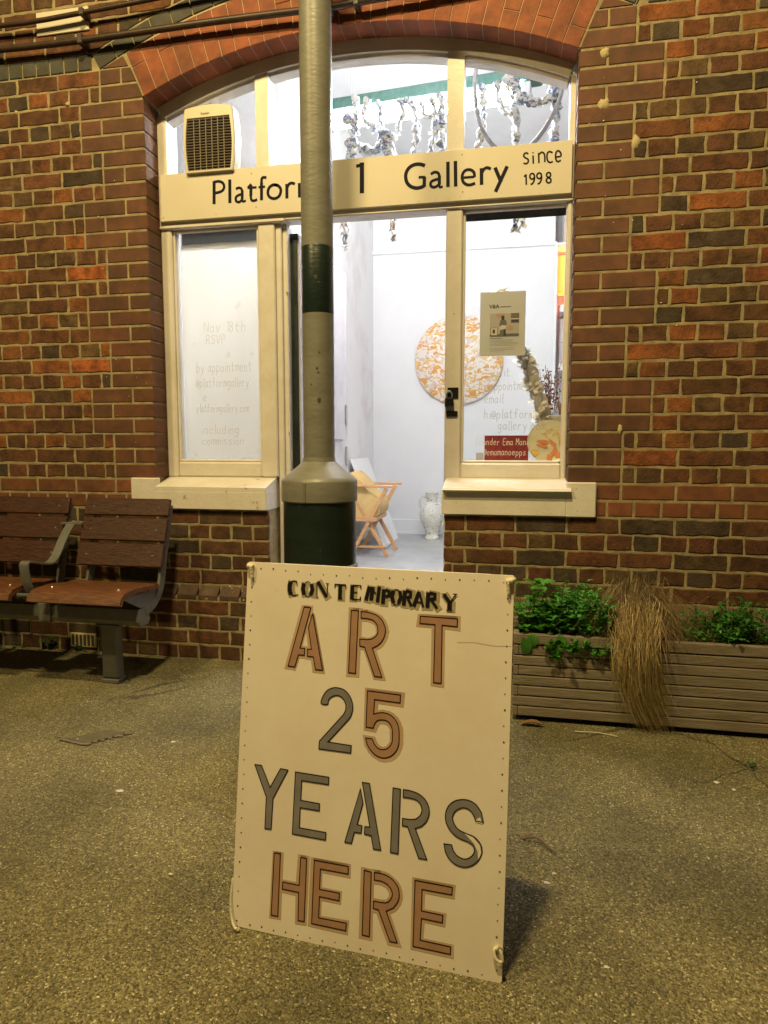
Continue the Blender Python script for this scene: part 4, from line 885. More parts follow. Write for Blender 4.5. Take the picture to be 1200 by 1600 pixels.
# handwriting on the right pane
hw = MB()
for txt, x, z, h, wd in (('visit', -.35, 1.385, .042, .0024), ('by appointment', -.405, 1.323, .042, .0024), ('email', -.38, 1.263, .042, .0024), ('hi@platform', -.38, 1.192, .042, .0024), ('gallery.com', -.315, 1.139, .042, .0024)):
    write(hw, txt, x, z, h, wd, .1475, stretch=.85 if len(txt) < 13 else .7)
tag(hw.build('window_handwriting', M['chalk'], None, normals=False), 'pale grey handwritten visit and email lines on the right pane below the poster', 'lettering')
hw = MB(); M['white_pen'] = mat('white_pen', (.62, .6, .58), .8)
write(hw, 'Founder Ema Mano', -.415, 1.068, .031, .0024, .1475, stretch=.80); write(hw, '@emamanoepps', -.38, 1.02, .031, .0024, .1475, stretch=.82)
tag(hw.build('window_handwriting', M['white_pen'], None, normals=False), 'white handwritten founder lines on the glass in front of the red card', 'lettering')

# poster taped inside the right pane
po = empty('poster', (-.3, .158, 1.48), 'pale A4 poster with a small photograph taped in the right window', 'poster')
q = MB(); q.box(-.404, -.197, .156, .1575, 1.48, 1.77, 0); q.build('sheet', M['poster_paper'], po)
font_text('V&A', .024, (-.362, .1553, 1.697), M['ink'], po, 'logo', bold=.0006)
q = MB(); q.box(-.312, -.262, .1552, .1556, 1.7005, 1.7035); q.build('heading_line', M['ink'], po)
PH = {k: mat('print_'+k, c, .7) for k, c in dict(wall=(.4, .36, .37), dark=(.04, .035, .045), mid=(.14, .12, .13), floor=(.1, .115, .13), light=(.55, .52, .5), pink=(.42, .27, .22)).items()}
def phb(x0, x1, z0, z1, k, lay, name='print_patch'):
    pass
q = MB(); lay = [.1554]
mats_ = ['wall', 'dark', 'mid', 'floor', 'light', 'pink']
def pp_(poly, k): q.poly(poly, XZ, lay[0], None, mats_.index(k)); lay[0] -= .00006
def rc_(x0, x1, z0, z1): return [(x0, z0), (x1, z0), (x1, z1), (x0, z1)]
u0, v0 = -.358, 1.567; W_, H_ = .133, .105
def U(x, z): return (u0+x*W_, v0+z*H_)
def PP(pts, k): pp_([U(*p) for p in pts], k)
PP(rc_(0, 1, 0, 1), 'wall'); PP(rc_(0, 1, 0, .12), 'mid'); PP(rc_(.5, 1, 0, .13), 'floor')
PP([(.2, 1), (.23, .88), (.32, .81), (.42, .82), (.52, 1)], 'pink')
PP(rc_(.72, 1, .58, 1), 'mid'); PP(rc_(.74, .98, .62, .7), 'dark'); PP(rc_(.72, 1, .74, .78), 'light')
PP(rc_(.03, .27, .06, .4), 'mid'); PP(rc_(.05, .25, .08, .38), 'light'); PP(rc_(.1, .18, .15, .32), 'dark')
PP([(.59, .36), (.62, .28), (.7, .24), (.78, .28), (.81, .36), (.78, .45), (.7, .49), (.62, .45)], 'pink')
PP([(.33, .04), (.54, .04), (.55, .3), (.58, .55), (.56, .68), (.5, .74), (.36, .72), (.32, .5), (.36, .3)], 'mid')
PP([(.36, .3), (.54, .34), (.57, .48), (.4, .5), (.33, .42)], 'light')
PP([(.47, .04), (.55, .04), (.55, .3), (.48, .3)], 'dark')
PP([(.4, .72), (.49, .72), (.5, .86), (.46, .92), (.4, .9), (.385, .82)], 'dark')
q.build('photograph_print', [PH[k] for k in mats_], po, normals=False)
q = MB(); q.box(-.358, -.30, .1552, .1556, 1.5585, 1.5615)
for i in range(9):
    z = 1.552-.0062*i
    if i == 5: continue
    q.box(-.358, -.226-random.uniform(0, .03)-(.05 if i == 8 else 0), .1553, .1556, z, z+.0011)
q.build('printed_text', mat('faint_print', (.22, .21, .18), .8), po)

# display on the inner sill of the right window
q = MB(); q.box(-.49, -.01, .2, .40, .955, .978, .003); tag(q.build('display_ledge', M['gloss_white'], None), 'narrow white ledge inside the right window', 'shelf')
q = MB(); q.box(-.378, -.170, .228, .232, .9785, 1.113, 0)
tag(q.build('red_card', M['red_card'], None), 'dark red card standing on the ledge of the right window', 'card')
q = MB(); q.box(-.418, -.381, .222, .225, .9785, 1.03, 0)
tag(q.build('grey_card', M['grey_card'], None), 'small grey card beside the red card on the window ledge', 'card')
pl = empty('painted_plate', (-.07, .24, .979), 'round cream plate painted with orange leaves leaning in the window corner', 'plate')
q = MB(); q.M = Matrix.Translation((-.072, .232, 1.083)) @ Matrix.Rotation(R(90-8), 4, 'X')
q.lathe([(0.001, 0), (.06, -.001), (.09, .004), (.104, .010), (.105, .006), (.09, -.002), (.06, -.007), (.001, -.007)], seg=48, cap=False)
plo = q.build('dish', M['plate'], pl, smooth=40)
q = MB()
PLM = Matrix.Translation((-.072, .232, 1.083)) @ Matrix.Rotation(R(90-8), 4, 'X')
def plf(a, b, d):
    r_ = math.hypot(a, b)
    if r_ > .100: a, b, r_ = a*.1/r_, b*.1/r_, .1
    z_ = 0.0 if r_ < .06 else (.0045*(r_-.06)/.03 if r_ < .09 else .0045+.006*(r_-.09)/.014)
    return PLM @ Vector((a, b, z_+.0012-d*.15))
def leafp(cx, cz, L_, W__, an_):
    o = []
    for t in range(12):
        th = 2*math.pi*t/12; x = L_/2*math.cos(th); z_ = W__/2*math.sin(th)*(1-.35*math.cos(th))
        o.append((cx+x*math.cos(an_)-z_*math.sin(an_), cz+x*math.sin(an_)+z_*math.cos(an_)))
    return o
for k, (cx, cz, L_, W__, an_) in enumerate([(-.035, -.02, .06, .016, 2.9), (-.03, .0, .06, .02, 3.0), (.012, -.005, .05, .016, 2.3), (.055, -.01, .05, .022, 1.9), (.01, -.06, .07, .02, .9), (.03, -.05, .06, .016, 1.7), (.06, -.06, .055, .026, .4), (.0, -.075, .04, .014, 2.2), (.022, -.035, .05, .010, 1.3)]):
    q.poly(leafp(cx, cz, L_, W__, an_), plf, -.0005*k-.004+(.0 if cz > 0 else 0))
q.build('leaf_print', M['terracotta'], plo, normals=False)
q = MB()
for k in range(26):
    a_ = random.uniform(.4, 2.4); r_ = random.uniform(.045, .09); q.poly(leafp(r_*math.cos(a_)*.8+.01, r_*math.sin(a_)*.75+.0, .018, .003, random.uniform(0, 3)), plf, -.003-.0002*k)
q.poly(leafp(-.07, -.055, .05, .035, .5), plf, -.009); q.build('sprig_print', M['ochre'], plo, normals=False)

fv = empty('flower_vase', (-.04, .33, .979), 'square grey glass vase behind the painted plate', 'vase')
q = MB(); q.box(-.11, -.012, .31, .37, .979, 1.212, .004); q.build('vessel', M['vase_grey'], fv)
# pale twisted cloth
q = MB(); pth = cat_rom([(-.098, .335, 1.18), (-.11, .33, 1.26), (-.15, .32, 1.36), (-.18, .32, 1.46), (-.23, .31, 1.54), (-.28, .31, 1.64), (-.3, .31, 1.76), (-.315, .31, 1.80)], 8)
for q_ in range(3):
    pts_ = [p+Vector((math.cos(i*.42+q_*2.1), math.sin(i*.42+q_*2.1), 0))*.017 for i, p in enumerate(pth)]
    q.tube(pts_, [random.uniform(.014, .026) for _ in pts_], 9)
for i in range(230):
    p = pth[random.randrange(len(pth))]; a_ = random.uniform(0, 6.28); l = random.uniform(.024, .046); up_ = random.uniform(-.02, .02)
    d_ = Vector((math.cos(a_), math.sin(a_), 0))
    c0 = p+d_*.02; t_ = Vector((-d_.y, d_.x, .4)).normalized()
    q.add([c0-t_*.014, c0+t_*.014, c0+d_*l+t_*.009+Vector((0, 0, up_)), c0+d_*l*.9-t_*.012+Vector((0, 0, up_*1.4))], [(0, 1, 2, 3)])
tag(q.build('twisted_cloth', M['cloth'], None, smooth=50), 'thick twist of pale cloth rising from the grey vase to the poster', 'sculpture')
# dried flowers
q = MB(); bq = MB()
for i in range(16):
    x1_ = random.uniform(-.125, -.02); z1_ = random.uniform(1.3, 1.47); y1_ = .36+random.uniform(-.03, .03)
    pts_ = cat_rom([(-.06, .35, 1.19), ((-.06+x1_)/2+random.uniform(-.01, .01), .355, (1.19+z1_)/2), (x1_, y1_, z1_)], 4)
    q.tube(pts_, .0011, 4)
    for _ in range(16):
        t = random.uniform(.45, 1); p = pts_[int(t*(len(pts_)-1))]+Vector((random.uniform(-.018, .018), random.uniform(-.015, .015), random.uniform(-.015, .015)))
        r_ = random.uniform(.003, .0055); bq.lathe([(.0003, -r_), (r_, 0), (.0003, r_)], p, 5)
dfl = empty('dried_flowers', (-.06, .35, 1.2), 'dry reddish brown flower sprays standing in the grey vase', 'dried flowers')
q.build('stem', M['twig'], dfl); bq.build('seed_head', M['berry'], dfl)
q = MB()
for i in range(40):
    a_ = random.uniform(-.4, .9); l = random.uniform(.05, .11); b0 = Vector((-.02+random.uniform(-.008, .008), .345, 1.205))
    q.tube([b0, b0+Vector((math.sin(a_)*l*.4, 0, l*.6)), b0+Vector((math.sin(a_)*l, 0.01, l))], [.0016, .0012, .0005], 4)
q.build('grass_sprig', M['twig'], dfl)

# padlock and hasp on the right door post
pk = empty('padlock', (-.52, .11, 1.29), 'black padlock and hasp on the cream post beside the doorway', 'padlock')
q = MB(); q.box(-.548, -.497, .1125, .1185, 1.285, 1.335, .001); q.build('hasp', M['brass_black'], pk)
q = MB(); q.box(-.553, -.5, .110, .1165, 1.2, 1.226, .001); q.build('staple_plate', M['brass_black'], pk)
q = MB(); q.box(-.558, -.518, .088, .112, 1.242, 1.288, .006); q.build('lock_body', M['brass_black'], pk)
q = MB(); q.tube(cat_rom([(-.55, .1, 1.285), (-.55, .1, 1.305), (-.538, .1, 1.318), (-.526, .1, 1.305), (-.526, .1, 1.285)], 5), .004, 8); q.build('shackle', M['bolt'], pk, smooth=60)

# ================================================================== PIPES AND PLATES ON THE WALL
def pipe(label, pts, r, clamps):
    e = empty('wall_pipe', pts[0], label, 'pipe')
    q = MB(); q.tube(pts, r, 12); q.build('tubing', M['pipe'], e, smooth=60)
    for (x, z) in clamps:
        q = MB(); q.box(x-.012, x+.012, -.045-r*1.4, .004, z-r*1.5, z+r*1.5, .003); q.build('clamp', M['pipe'], e)
pipe('thick dark pipe crossing the arch just above the shopfront', cat_rom([(-3.4, -.045, 3.0), (-2.7, -.045, 2.968), (-2.2, -.045, 2.962), (-1.6, -.045, 2.968), (-1.05, -.045, 2.965), (-.95, -.045, 2.97), (-.3, -.045, 3.0), (.5, -.045, 3.06)], 4), .015, [(-2.27, 2.962), (-1.06, 2.967), (-.94, 2.972)])
pipe('thinner upper dark pipe on the wall above the cream plates', cat_rom([(-3.4, -.045, 3.13), (-2.7, -.045, 3.075), (-2.2, -.045, 3.085), (-1.5, -.045, 3.12), (-1, -.045, 3.14)], 4), .011, [(-2.26, 3.083)])
q = MB(); q.box(-2.535, -2.255, -.008, .001, 3.03, 3.135, .002); tag(q.build('wall_plate', M['sign_cream'], None), 'blank cream metal plate on the brickwork behind the pipes at upper left', 'plate')

# ================================================================== COLUMN
cc = (-.99, -.5, 0)
co = empty('canopy_column', cc, 'iron canopy column in drab and dark green paint before the shopfront', 'column')
q = MB(); q.lathe([(.0615, .995), (.0615, 1.57)], cc, 64, cap=False); q.lathe([(.0610, 1.82), (.0595, 3.7)], cc, 64, cap=False)
q.build('shaft', M['column_paint'], co, smooth=60)
q = MB(); q.lathe([(.0613, 1.5695), (.0618, 1.571), (.0614, 1.819), (.0608, 1.8205)], cc, 64, cap=False); q.build('painted_band', M['column_green'], co, smooth=60)
q = MB(); q.lathe([(.0625, 1.02), (.066, 1.003), (.085, .985), (.135, .945), (.1485, .932), (.1505, .926), (.1505, .852), (.147, .847), (.14, .846)], cc, 72, cap=False)
q.box(cc[0]-.02, cc[0]-.008, cc[1]-.153, cc[1]-.145, .85, .928, .003, mtx=None)
q.build('base_collar', M['column_paint'], co, smooth=30)
q = MB(); q.lathe([(.1435, .8455), (.1440, .606), (.1435, .60)], cc, 72, cap=False); q.box(cc[0]-.045, cc[0]-.035, cc[1]-.1395, cc[1]-.135, .64, .84, .002)
q.build('base_green', M['column_green'], co, smooth=30)
q = MB(); q.lathe([(.1437, .5995), (.151, .592), (.152, .0)], cc, 72, cap=False); q.build('base_foot', M['column_paint'], co, smooth=30)
q = MB()
for an_, z, rx, rz in ((-72, 1.24, .008, .010), (-78, 1.36, .004, .005), (-74, 1.345, .004, .004), (-70, 1.42, .003, .004), (-100, 1.3, .003, .003), (-80, 1.70, .006, .008), (-70, 1.68, .007, .003)):
    a_ = R(an_); n = 10
    pts_ = []
    for k in range(n):
        th = 2*math.pi*k/n; aa_ = a_+rx*math.cos(th)*random.uniform(.7, 1.3)/.0618
        pts_.append((cc[0]+.0626*math.cos(aa_), cc[1]+.0626*math.sin(aa_), z+rz*math.sin(th)*random.uniform(.7, 1.3)))
    q.add(pts_, [tuple(range(n))])
q.build('paint_chip', M['chip'], co, normals=False)

# ================================================================== BENCH
be = empty('platform_bench', (-2.0, -.4, 0), 'platform bench with dark red timber slats on a grey steel beam', 'bench')
q = MB()
prof = [(-.445, .295), (-.438, .345), (-.37, .352), (-.36, .29), (-.375, .272), (-.435, .272)]
q.prism(prof, lambda a, b_, d: (d, a, b_), -4.2, -1.852); q.build('beam', M['bench_metal'], be, smooth=30)
q = MB(); q.prism([(a*1.0+(-.003 if a < -.4 else .003), b_+(.003 if b_ > .3 else -.003)) for a, b_ in prof], lambda a, b_, d: (d, a, b_), -1.8515, -1.836); q.build('beam_end_cap', M['bench_metal'], be)
for x in (-2.0, -3.62):
    q = MB(); q.box(x-.04, x+.04, -.432, -.378, .02, .273, .008); q.box(x-.044, x+.044, -.437, -.372, .0, .021, .004)
    q.box(x-.06, x+.06, -.44, -.37, .262, .2715, .003); q.build('leg', M['bench_metal'], be)
slat_off = .53
def profile_slab(q, prof_, x0, x1, th):
    up = prof_; n = len(up); lo = []
    for i, p in enumerate(up):
        a_ = Vector(up[max(i-1, 0)]); c_ = Vector(up[min(i+1, n-1)]); t_ = (c_-a_).normalized(); nn = Vector((t_.y, -t_.x)); lo.append((p[0]+nn.x*th, p[1]+nn.y*th))
    poly = list(up)+lo[::-1]
    q.prism(poly, lambda a, b_, d: (d, a, b_), x0, x1)
for i in range(4):
    x1_, x0_ = -1.822-i*slat_off, -2.262-i*slat_off
    for za, zb in ((.502, .607), (.618, .722), (.733, .812)):
        q = MB()
        def lean(z): return -.268+(z-.5)*.34
        ya, yb_ = lean(za), lean(zb)
        q.M = Matrix.Translation((0, ya, za)) @ Matrix.Rotation(-math.atan(.34), 4, 'X')
        q.box(x0_, x1_, -.011, .011, 0, (zb-za)*1.055, .004)
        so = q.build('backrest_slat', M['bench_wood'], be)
        for bx_ in (x0_+.05, x1_-.05):
            q = MB(); zz = (za+zb)/2; yy = lean(zz)-.0115
            q.tube([(bx_, yy, zz), (bx_, yy-.003, zz)], [.006, .004], 10); q.build('bolt', M['bolt'], so)
    for pr_ in ([(-.610, .405), (-.600, .428), (-.578, .444), (-.55, .450), (-.475, .452)], [(-.468, .452), (-.43, .448), (-.385, .441)], [(-.378, .44), (-.34, .436), (-.298, .437)]):
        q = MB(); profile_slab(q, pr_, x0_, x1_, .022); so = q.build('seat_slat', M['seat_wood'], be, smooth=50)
    for bx_ in (x0_+.06, x1_-.06): q = MB(); q.tube([(bx_, -.52, .4515), (bx_, -.52, .4545)], [.006, .004], 10); q.build('bolt', M['bolt'], so)
    for bx_ in (x0_+.05, x1_-.018):
        q = MB()
        pth = cat_rom([(-.40, .352), (-.33, .37), (-.275, .42), (-.25, .50), (-.222, .60), (-.165, .79)], 6)
        profile_slab(q, [tuple(p) for p in pth], bx_-.006, bx_+.006, .045); q.prism([(-.57, .425), (-.30, .412), (-.33, .352), (-.43, .352)], lambda a, b_, d: (d, a, b_), bx_-.005, bx_+.005)
        q.build('seat_bracket', M['bench_metal'], be, smooth=40)
for i in range(3):
    xa = -2.262-.045-i*slat_off
    q = MB(); pth = cat_rom([(-.53, .425), (-.548, .47), (-.56, .54), (-.55, .563), (-.52, .563), (-.46, .545), (-.40, .535), (-.355, .56), (-.30, .63), (-.235, .695), (-.20, .70)], 6)
    profile_slab(q, [tuple(p) for p in pth], xa-.022, xa+.022, .007); q.build('armrest', M['bench_metal'], be, smooth=50)
    for bb in ((-.055, .055, -.236, -.222, .688, .70), (-.045, .045, -.56, -.545, .412, .424), (-.03, .03, -.45, -.36, .268, .357)):
        q = MB(); q.box(xa+bb[0], xa+bb[1], *bb[2:], .002); q.build('arm_fixing', M['bench_metal'], be)

# ================================================================== SANDWICH BOARD
bo_, byaw, btilt = Vector((-.82583, -1.75762, 0)), -.07714293, .14228516
BW, BH = .59757, .81235
Aa = Vector((math.cos(byaw), math.sin(byaw), 0)); Bb = Vector((-math.sin(byaw)*math.sin(btilt), math.cos(byaw)*math.sin(btilt), math.cos(btilt))); Nn = Aa.cross(Bb)
def BF(u, v, d): return bo_+Aa*u+Bb*v+Nn*d
sb = empty('sandwich_board', (-.53, -1.7, 0), 'white painted A-frame board with stencilled art lettering standing on the platform', 'sandwich board')
q = MB()
eps = .004
edge = [(0, 0), (BW, 0), (BW, BH), (0, BH)]
edge = [(0, 0.002), (.2, 0), (.4, .001), (BW-.004, 0), (BW, .004), (BW+.001, .3), (BW, BH-.003), (BW-.003, BH), (.3, BH-.001), (.003, BH), (0, BH-.003), (-.001, .4)]
q.prism(edge, BF, -.010, 0.0); fp = q.build('front_panel', M['board_white'], sb)
q = MB()
BB2 = Vector((math.sin(byaw)*math.sin(.10), -math.cos(byaw)*math.sin(.10), math.cos(.10)))
top = bo_+Bb*BH-Nn*.016
def BF2(u, v, d): return top+Aa*u-Vector((-BB2.x, -BB2.y, BB2.z))*v+Vector((0, 1, 0))*d
q.prism([(.03, .002), (BW-.05, .002), (BW-.05, .795), (.03, .795)], BF2, 0, .010); q.build('rear_panel', M['board_white'], sb)
q = MB(); q2 = MB(); q3 = MB()
S4 = 1e-4
fills = {'g': MB(), 't': MB(), 's': MB()}; outl = MB(); halo = {'g': MB(), 't': MB()}
from mathutils.geometry import tessellate_polygon
def fillpoly(mb, pts, d):
    tri = tessellate_polygon([[Vector((a, b_, 0)) for a, b_ in pts]])
    mb.add([BF(a, b_, d) for a, b_ in pts], [tuple(t) for t in tri])
TF = {}; TH = {}
for k, (kd, pts) in enumerate(POLY):
    P_ = [(a*S4, b_*S4) for a, b_ in pts]
    cx = sum(a for a, b_ in P_)/len(P_); cz = sum(b_ for a, b_ in P_)/len(P_)
    wrd = 'art' if k < 5 else ('five' if k == 6 else 'here')
    if kd == 'g': fillpoly(fills[kd], P_, .0009)
    if kd == 't': fillpoly(TF.setdefault(wrd+'_lettering', MB()), P_, .0009)
    outl.ribbon(P_+[P_[0], P_[1]], .0021, BF, .00115+.00001*k)
    if kd == 't':
        ox_, oz_ = random.uniform(-.002, .002), -.0015
        Q = [(a+ox_+random.uniform(-.0006, .0006), b_+oz_+random.uniform(-.0006, .0006)) for a, b_ in P_]
        hm_ = TH.setdefault(wrd+'_overspray', MB()); fillpoly(hm_, Q, .0004+.00001*k); hm_.ribbon(Q+[Q[0], Q[1]], random.uniform(.011, .015), BF, .0003+.00001*k)
    elif kd == 'g' and k in (5,):
        pass
# partly rubbed S: fill most of it
sp_ = [(a*S4, b_*S4) for a, b_ in POLY[13][1]]
xs_ = [p[0] for p in sp_]; zs_ = [p[1] for p in sp_]
fillpoly(fills['g'], sp_, .0009)
cx, cz = (min(xs_)+max(xs_))/2, (min(zs_)+max(zs_))/2
q = MB(); w_, h_ = max(xs_)-min(xs_), max(zs_)-min(zs_)
fillpoly(q, [(min(xs_)+w_*.80, min(zs_)+h_*.72), (min(xs_)+w_*.91, min(zs_)+h_*.77), (min(xs_)+w_*.985, min(zs_)+h_*.68), (min(xs_)+w_*.83, min(zs_)+h_*.685)], .001)
fillpoly(q, [(min(xs_)+w_*.52, min(zs_)+h_*.50), (min(xs_)+w_*.75, min(zs_)+h_*.46), (min(xs_)+w_*.93, min(zs_)+h_*.36), (min(xs_)+w_*.985, min(zs_)+h_*.22), (min(xs_)+w_*.90, min(zs_)+h_*.14), (min(xs_)+w_*.88, min(zs_)+h_*.26), (min(xs_)+w_*.78, min(zs_)+h_*.37)], .00101)
q.build('rubbed_patch', M['board_white'], fp, normals=False)
fills['g'].build('grey_lettering', M['grey_letter'], fp, normals=False)
for nm, mb_ in TF.items(): mb_.build(nm, M['tan_letter'], fp, normals=False)
for nm, mb_ in TH.items(): mb_.build(nm, M['tan_halo'], fp, normals=False)
q = MB(); q.ribbon([(.485, .668), (.52, .671), (.56, .667), (BW-.002, .669)], .0008, BF, .0005); q.build('split_line', M['tan_halo'], fp, normals=False)
outl.build('lettering_outline', M['black_paint'], fp, normals=False)
q = MB(); qh = MB(); k = 0
for L_ in CONT:
    for wd, pts in L_:
        P_ = [(a*S4, b_*S4) for a, b_ in pts]
        q.ribbon(P_, wd*S4, BF, .0012+.00002*k)
        if wd > 45: qh.ribbon([(a+.003, b_-.002) for a, b_ in P_], wd*S4+.009, BF, .0003+.00001*k, ext=.004)
        k += 1
q.build('contemporary_lettering', M['black_paint'], fp, normals=False)
qh.build('lettering_smudge', M['grey_halo'], fp, normals=False)
q = MB(); holes = []
for i in range(19): holes.append((.033+i*.0302, .798+random.uniform(-.002, .002)-(0.006 if 3 < i < 12 else 0)))
for i in range(24): holes.append((.586+random.uniform(-.001, .001), .765-i*.0322)); holes.append((.013+random.uniform(-.001, .001), .755-i*.0322))
for i in range(19): holes.append((.045+i*.0285, .011+random.uniform(-.0015, .0015)))
for (u, v) in holes:
    r_ = random.uniform(.0012, .0021); q.poly([(u+r_*math.cos(t*.785), v+r_*math.sin(t*.785)) for t in range(8)], BF, .0006)
q.build('nail_hole', M['ink'], fp, normals=False)
for nm, u, v, dn in (('rope_tie', .012, BH-.01, 1), ('rope_tie', BW-.012, BH-.012, -1), ('rope_tie', .008, .02, 1), ('rope_tie', BW-.006, .05, 1)):
    q = MB()
    if v > .4:
        pts_ = [BF(u-.012*dn, v+.004, -.010), BF(u-.010*dn, v+.003, .002), BF(u-.002*dn, v, .007), BF(u+.001, v-.010, .006), BF(u+.002, v-.026, .004)]
        q.tube(cat_rom(pts_, 5), .0042, 8)
        q.tube([BF(u-.009*dn, v+.001, .004), BF(u+.004*dn, v-.001, .006)], [.0065, .0055], 8)
    else:
        pts_ = [BF(u-.012, v+.08, -.006), BF(u-.012, v+.04, .001), BF(u-.006, v+.005, .006), BF(u+.006, v-.012, .014), BF(u+.014, v-.014, .016)]
        if v > .04: pts_ = [BF(u+.004, v+.02, -.002), BF(u-.010, v+.016, .004), BF(u-.006, v+.0, .008), BF(u+.006, v-.004, .006), BF(u+.004, v+.012, .006), BF(u-.004, v+.022, .004)]
        q.tube(cat_rom(pts_, 5), .0032, 8)
        q.tube([pts_[-1], pts_[-1]+Vector((.004, 0, -.002))], [.006, .004], 8)
    q.build(nm, M['rope_cream'], sb, smooth=60)
# ================================================================== PLANTER
pt = empty('planter_box', (.5, -.3, 0), 'long slatted weathered timber planter against the right wall', 'planter')
PX0, PX1, PYF, PYB = -.222, 1.42, -.492, -.10
zs0 = .022
for i in range(8):
    z0 = zs0+i*.0405; z1 = z0+.0365
    if i == 7: z1 += .004
    inset = 0.0 if i % 2 == 1 else .004
    lx = PX0 if i % 2 == 1 else PX0+.022
    q = MB(); yy = PYF+random.uniform(-.001, .001); dz = random.uniform(-.0008, .0008)
    q.box(lx, PX1, yy, yy+.022, z0+dz, z1+dz, .003); q.build('front_board', M['planter_wood'], pt)
    q = MB(); q.box(PX0+.001, PX0+.021, PYF+(.024 if i % 2 == 1 else -.0005), PYB, z0, z1, .002); q.box(PX1+.001, PX1+.021, PYF+.024, PYB, z0, z1, .002); q.build('end_board', M['planter_wood'], pt)
q = MB(); q.box(PX0+.03, PX1, PYB-.02, PYB, .02, .345, .002); q.build('back_board', M['planter_wood'], pt)
q = MB(); q.box(PX0+.024, PX1-.01, PYF+.03, PYB-.03, .03, .295); q.build('liner', M['soil'], pt)
q = MB(); vs = []; nx_, ny_ = 60, 12
for i in range(nx_+1):
    for j in range(ny_+1): vs.append((PX0+.024+(PX1-PX0-.03)*i/nx_, PYF+.023+(PYB-PYF-.045)*j/ny_, .305+random.uniform(0, .018)))
q.add(vs, [(i*(ny_+1)+j, (i+1)*(ny_+1)+j, (i+1)*(ny_+1)+j+1, i*(ny_+1)+j+1) for i in range(nx_) for j in range(ny_)])
q.build('soil', M['soil'], pt, smooth=60)

def leaf_mesh(mb, base, tip_dir, up, L_, W_, col, fold=.2, lobes=0, n=8):
    t = Vector(tip_dir).normalized(); s_ = t.cross(Vector(up))
    if s_.length < 1e-3: s_ = t.cross(Vector((1, 0, 0)))
    s_.normalize(); nn = s_.cross(t).normalized()
    base = Vector(base); vs = [base+t*L_*.5]
    for k in range(n):
        th = 2*math.pi*k/n
        rad = 1+(.22*math.cos(lobes*th) if lobes else random.uniform(-.06, .06))
        x = -math.cos(th)*rad; y = math.sin(th)*rad
        vs.append(base+t*(L_*.5+L_*.5*x)+s_*(W_*.5*y)+nn*(fold*abs(y)*W_*.5-.12*L_*x*x))
    mb.add(vs, [(0, 1+k, 1+(k+1) % n) for k in range(n)], col)
def rnd_dir(up=.5):
    a_ = random.uniform(0, 6.283); e = random.uniform(-.2, 1)*up
    return Vector((math.cos(a_), math.sin(a_), e))
# broad-leaved plant at the left end
q = MB(); st = MB()
for i in range(95):
    root = Vector((random.uniform(-.19, -.08), random.uniform(-.44, -.25), .32))
    top = root+Vector((random.uniform(-.06, .07), random.uniform(-.06, .06), random.uniform(.03, .185)*(1 if i % 4 else .6)*(1.1 if root.x < -.13 else .7)))
    st.tube([root, (root+top)/2+Vector((random.uniform(-.01, .01), 0, 0)), top], .0012, 4, col=(.05, .12, .02))
    d = rnd_dir(.6)+Vector((0, -.35, 0)); L_ = random.uniform(.028, .066)
    leaf_mesh(q, top, d, (0, 0, 1), L_, L_*random.uniform(.85, 1.1), jit((.09, .32, .03), .4), .15, n=10)
for (x, L_, W_, z) in ((-.175, .075, .042, .345), (-.07, .08, .04, .345), (-.045, .045, .04, .35), (-.15, .05, .04, .35)):
    leaf_mesh(q, (x, -.495, z), (.05, -.12, -1), (0, -1, .2), L_, W_, jit((.07, .23, .025), .2), .25, n=12)
hp = empty('broad_leaf_plant', (-.13, -.35, .31), 'bright green round-leaved plant at the left end of the planter', 'plant')
q.build('foliage', M['leaf'], hp, smooth=80, normals=False); st.build('stem', M['leaf'], hp)
# feathery bushy plant
def bush(name, x0, x1, y0, y1, z1, nleaf, size, col, label, lobes, over=0, cat='plant'):
    e = empty(name, ((x0+x1)/2, (y0+y1)/2, .31), label, cat); q = MB(); st = MB()
    ns_ = nleaf//9
    for i in range(ns_):
        root = Vector((random.uniform(x0, x1), random.uniform(y0, y1), .31)); u = (root.x-x0)/(x1-x0)
        hgt = (z1-.31)*(.5+.5*math.sin(math.pi*(.15+.7*u)))*random.uniform(.45, 1.05)
        top = root+Vector((random.uniform(-.04, .04), random.uniform(-.07, .03), hgt))
        if i < over: top = Vector((root.x+random.uniform(-.01, .02), -.505-random.uniform(0, .015), random.uniform(.26, .34))); root.y = -.45
        mid = (root+top)/2+Vector((random.uniform(-.012, .012), 0, .02 if i < over else 0))
        st.tube([root, mid, top], .0011, 4, col=jit((.06, .12, .02), .2))
        for k in range(9):
            t = random.uniform(.35, 1.05); p = root.lerp(top, t)+Vector((random.uniform(-.018, .018), random.uniform(-.018, .018), random.uniform(-.012, .012)))
            L_ = size*random.uniform(.6, 1.3)
            leaf_mesh(q, p, rnd_dir(.9)+Vector((0, -.25, 0)), (0, 0, 1), L_, L_*.75, jit(col, .4), .2, lobes=lobes, n=9)
    q.build('foliage', M['leaf'], e, normals=False); st.build('stem', M['leaf'], e)
bush('herb_plant', -.09, .155, -.46, -.2, .50, 1700, .024, (.07, .29, .035), 'dense green lobed-leaf herb between the round-leaved plant and dry tussock', 3, over=16)
bush('small_leaf_plant', .40, .56, -.45, -.22, .43, 420, .02, (.06, .22, .04), 'low green small-leaved plant just right of the dry grass tussock', 3)
bush('small_leaf_plant', .54, .80, -.45, -.22, .48, 900, .02, (.065, .23, .045), 'green small-leaved plant nearest the right edge of the photo', 3)
bush('small_leaf_plant', .95, 1.3, -.45, -.22, .46, 500, .022, (.035, .11, .03), 'low green plant at the far right end of the planter', 3)
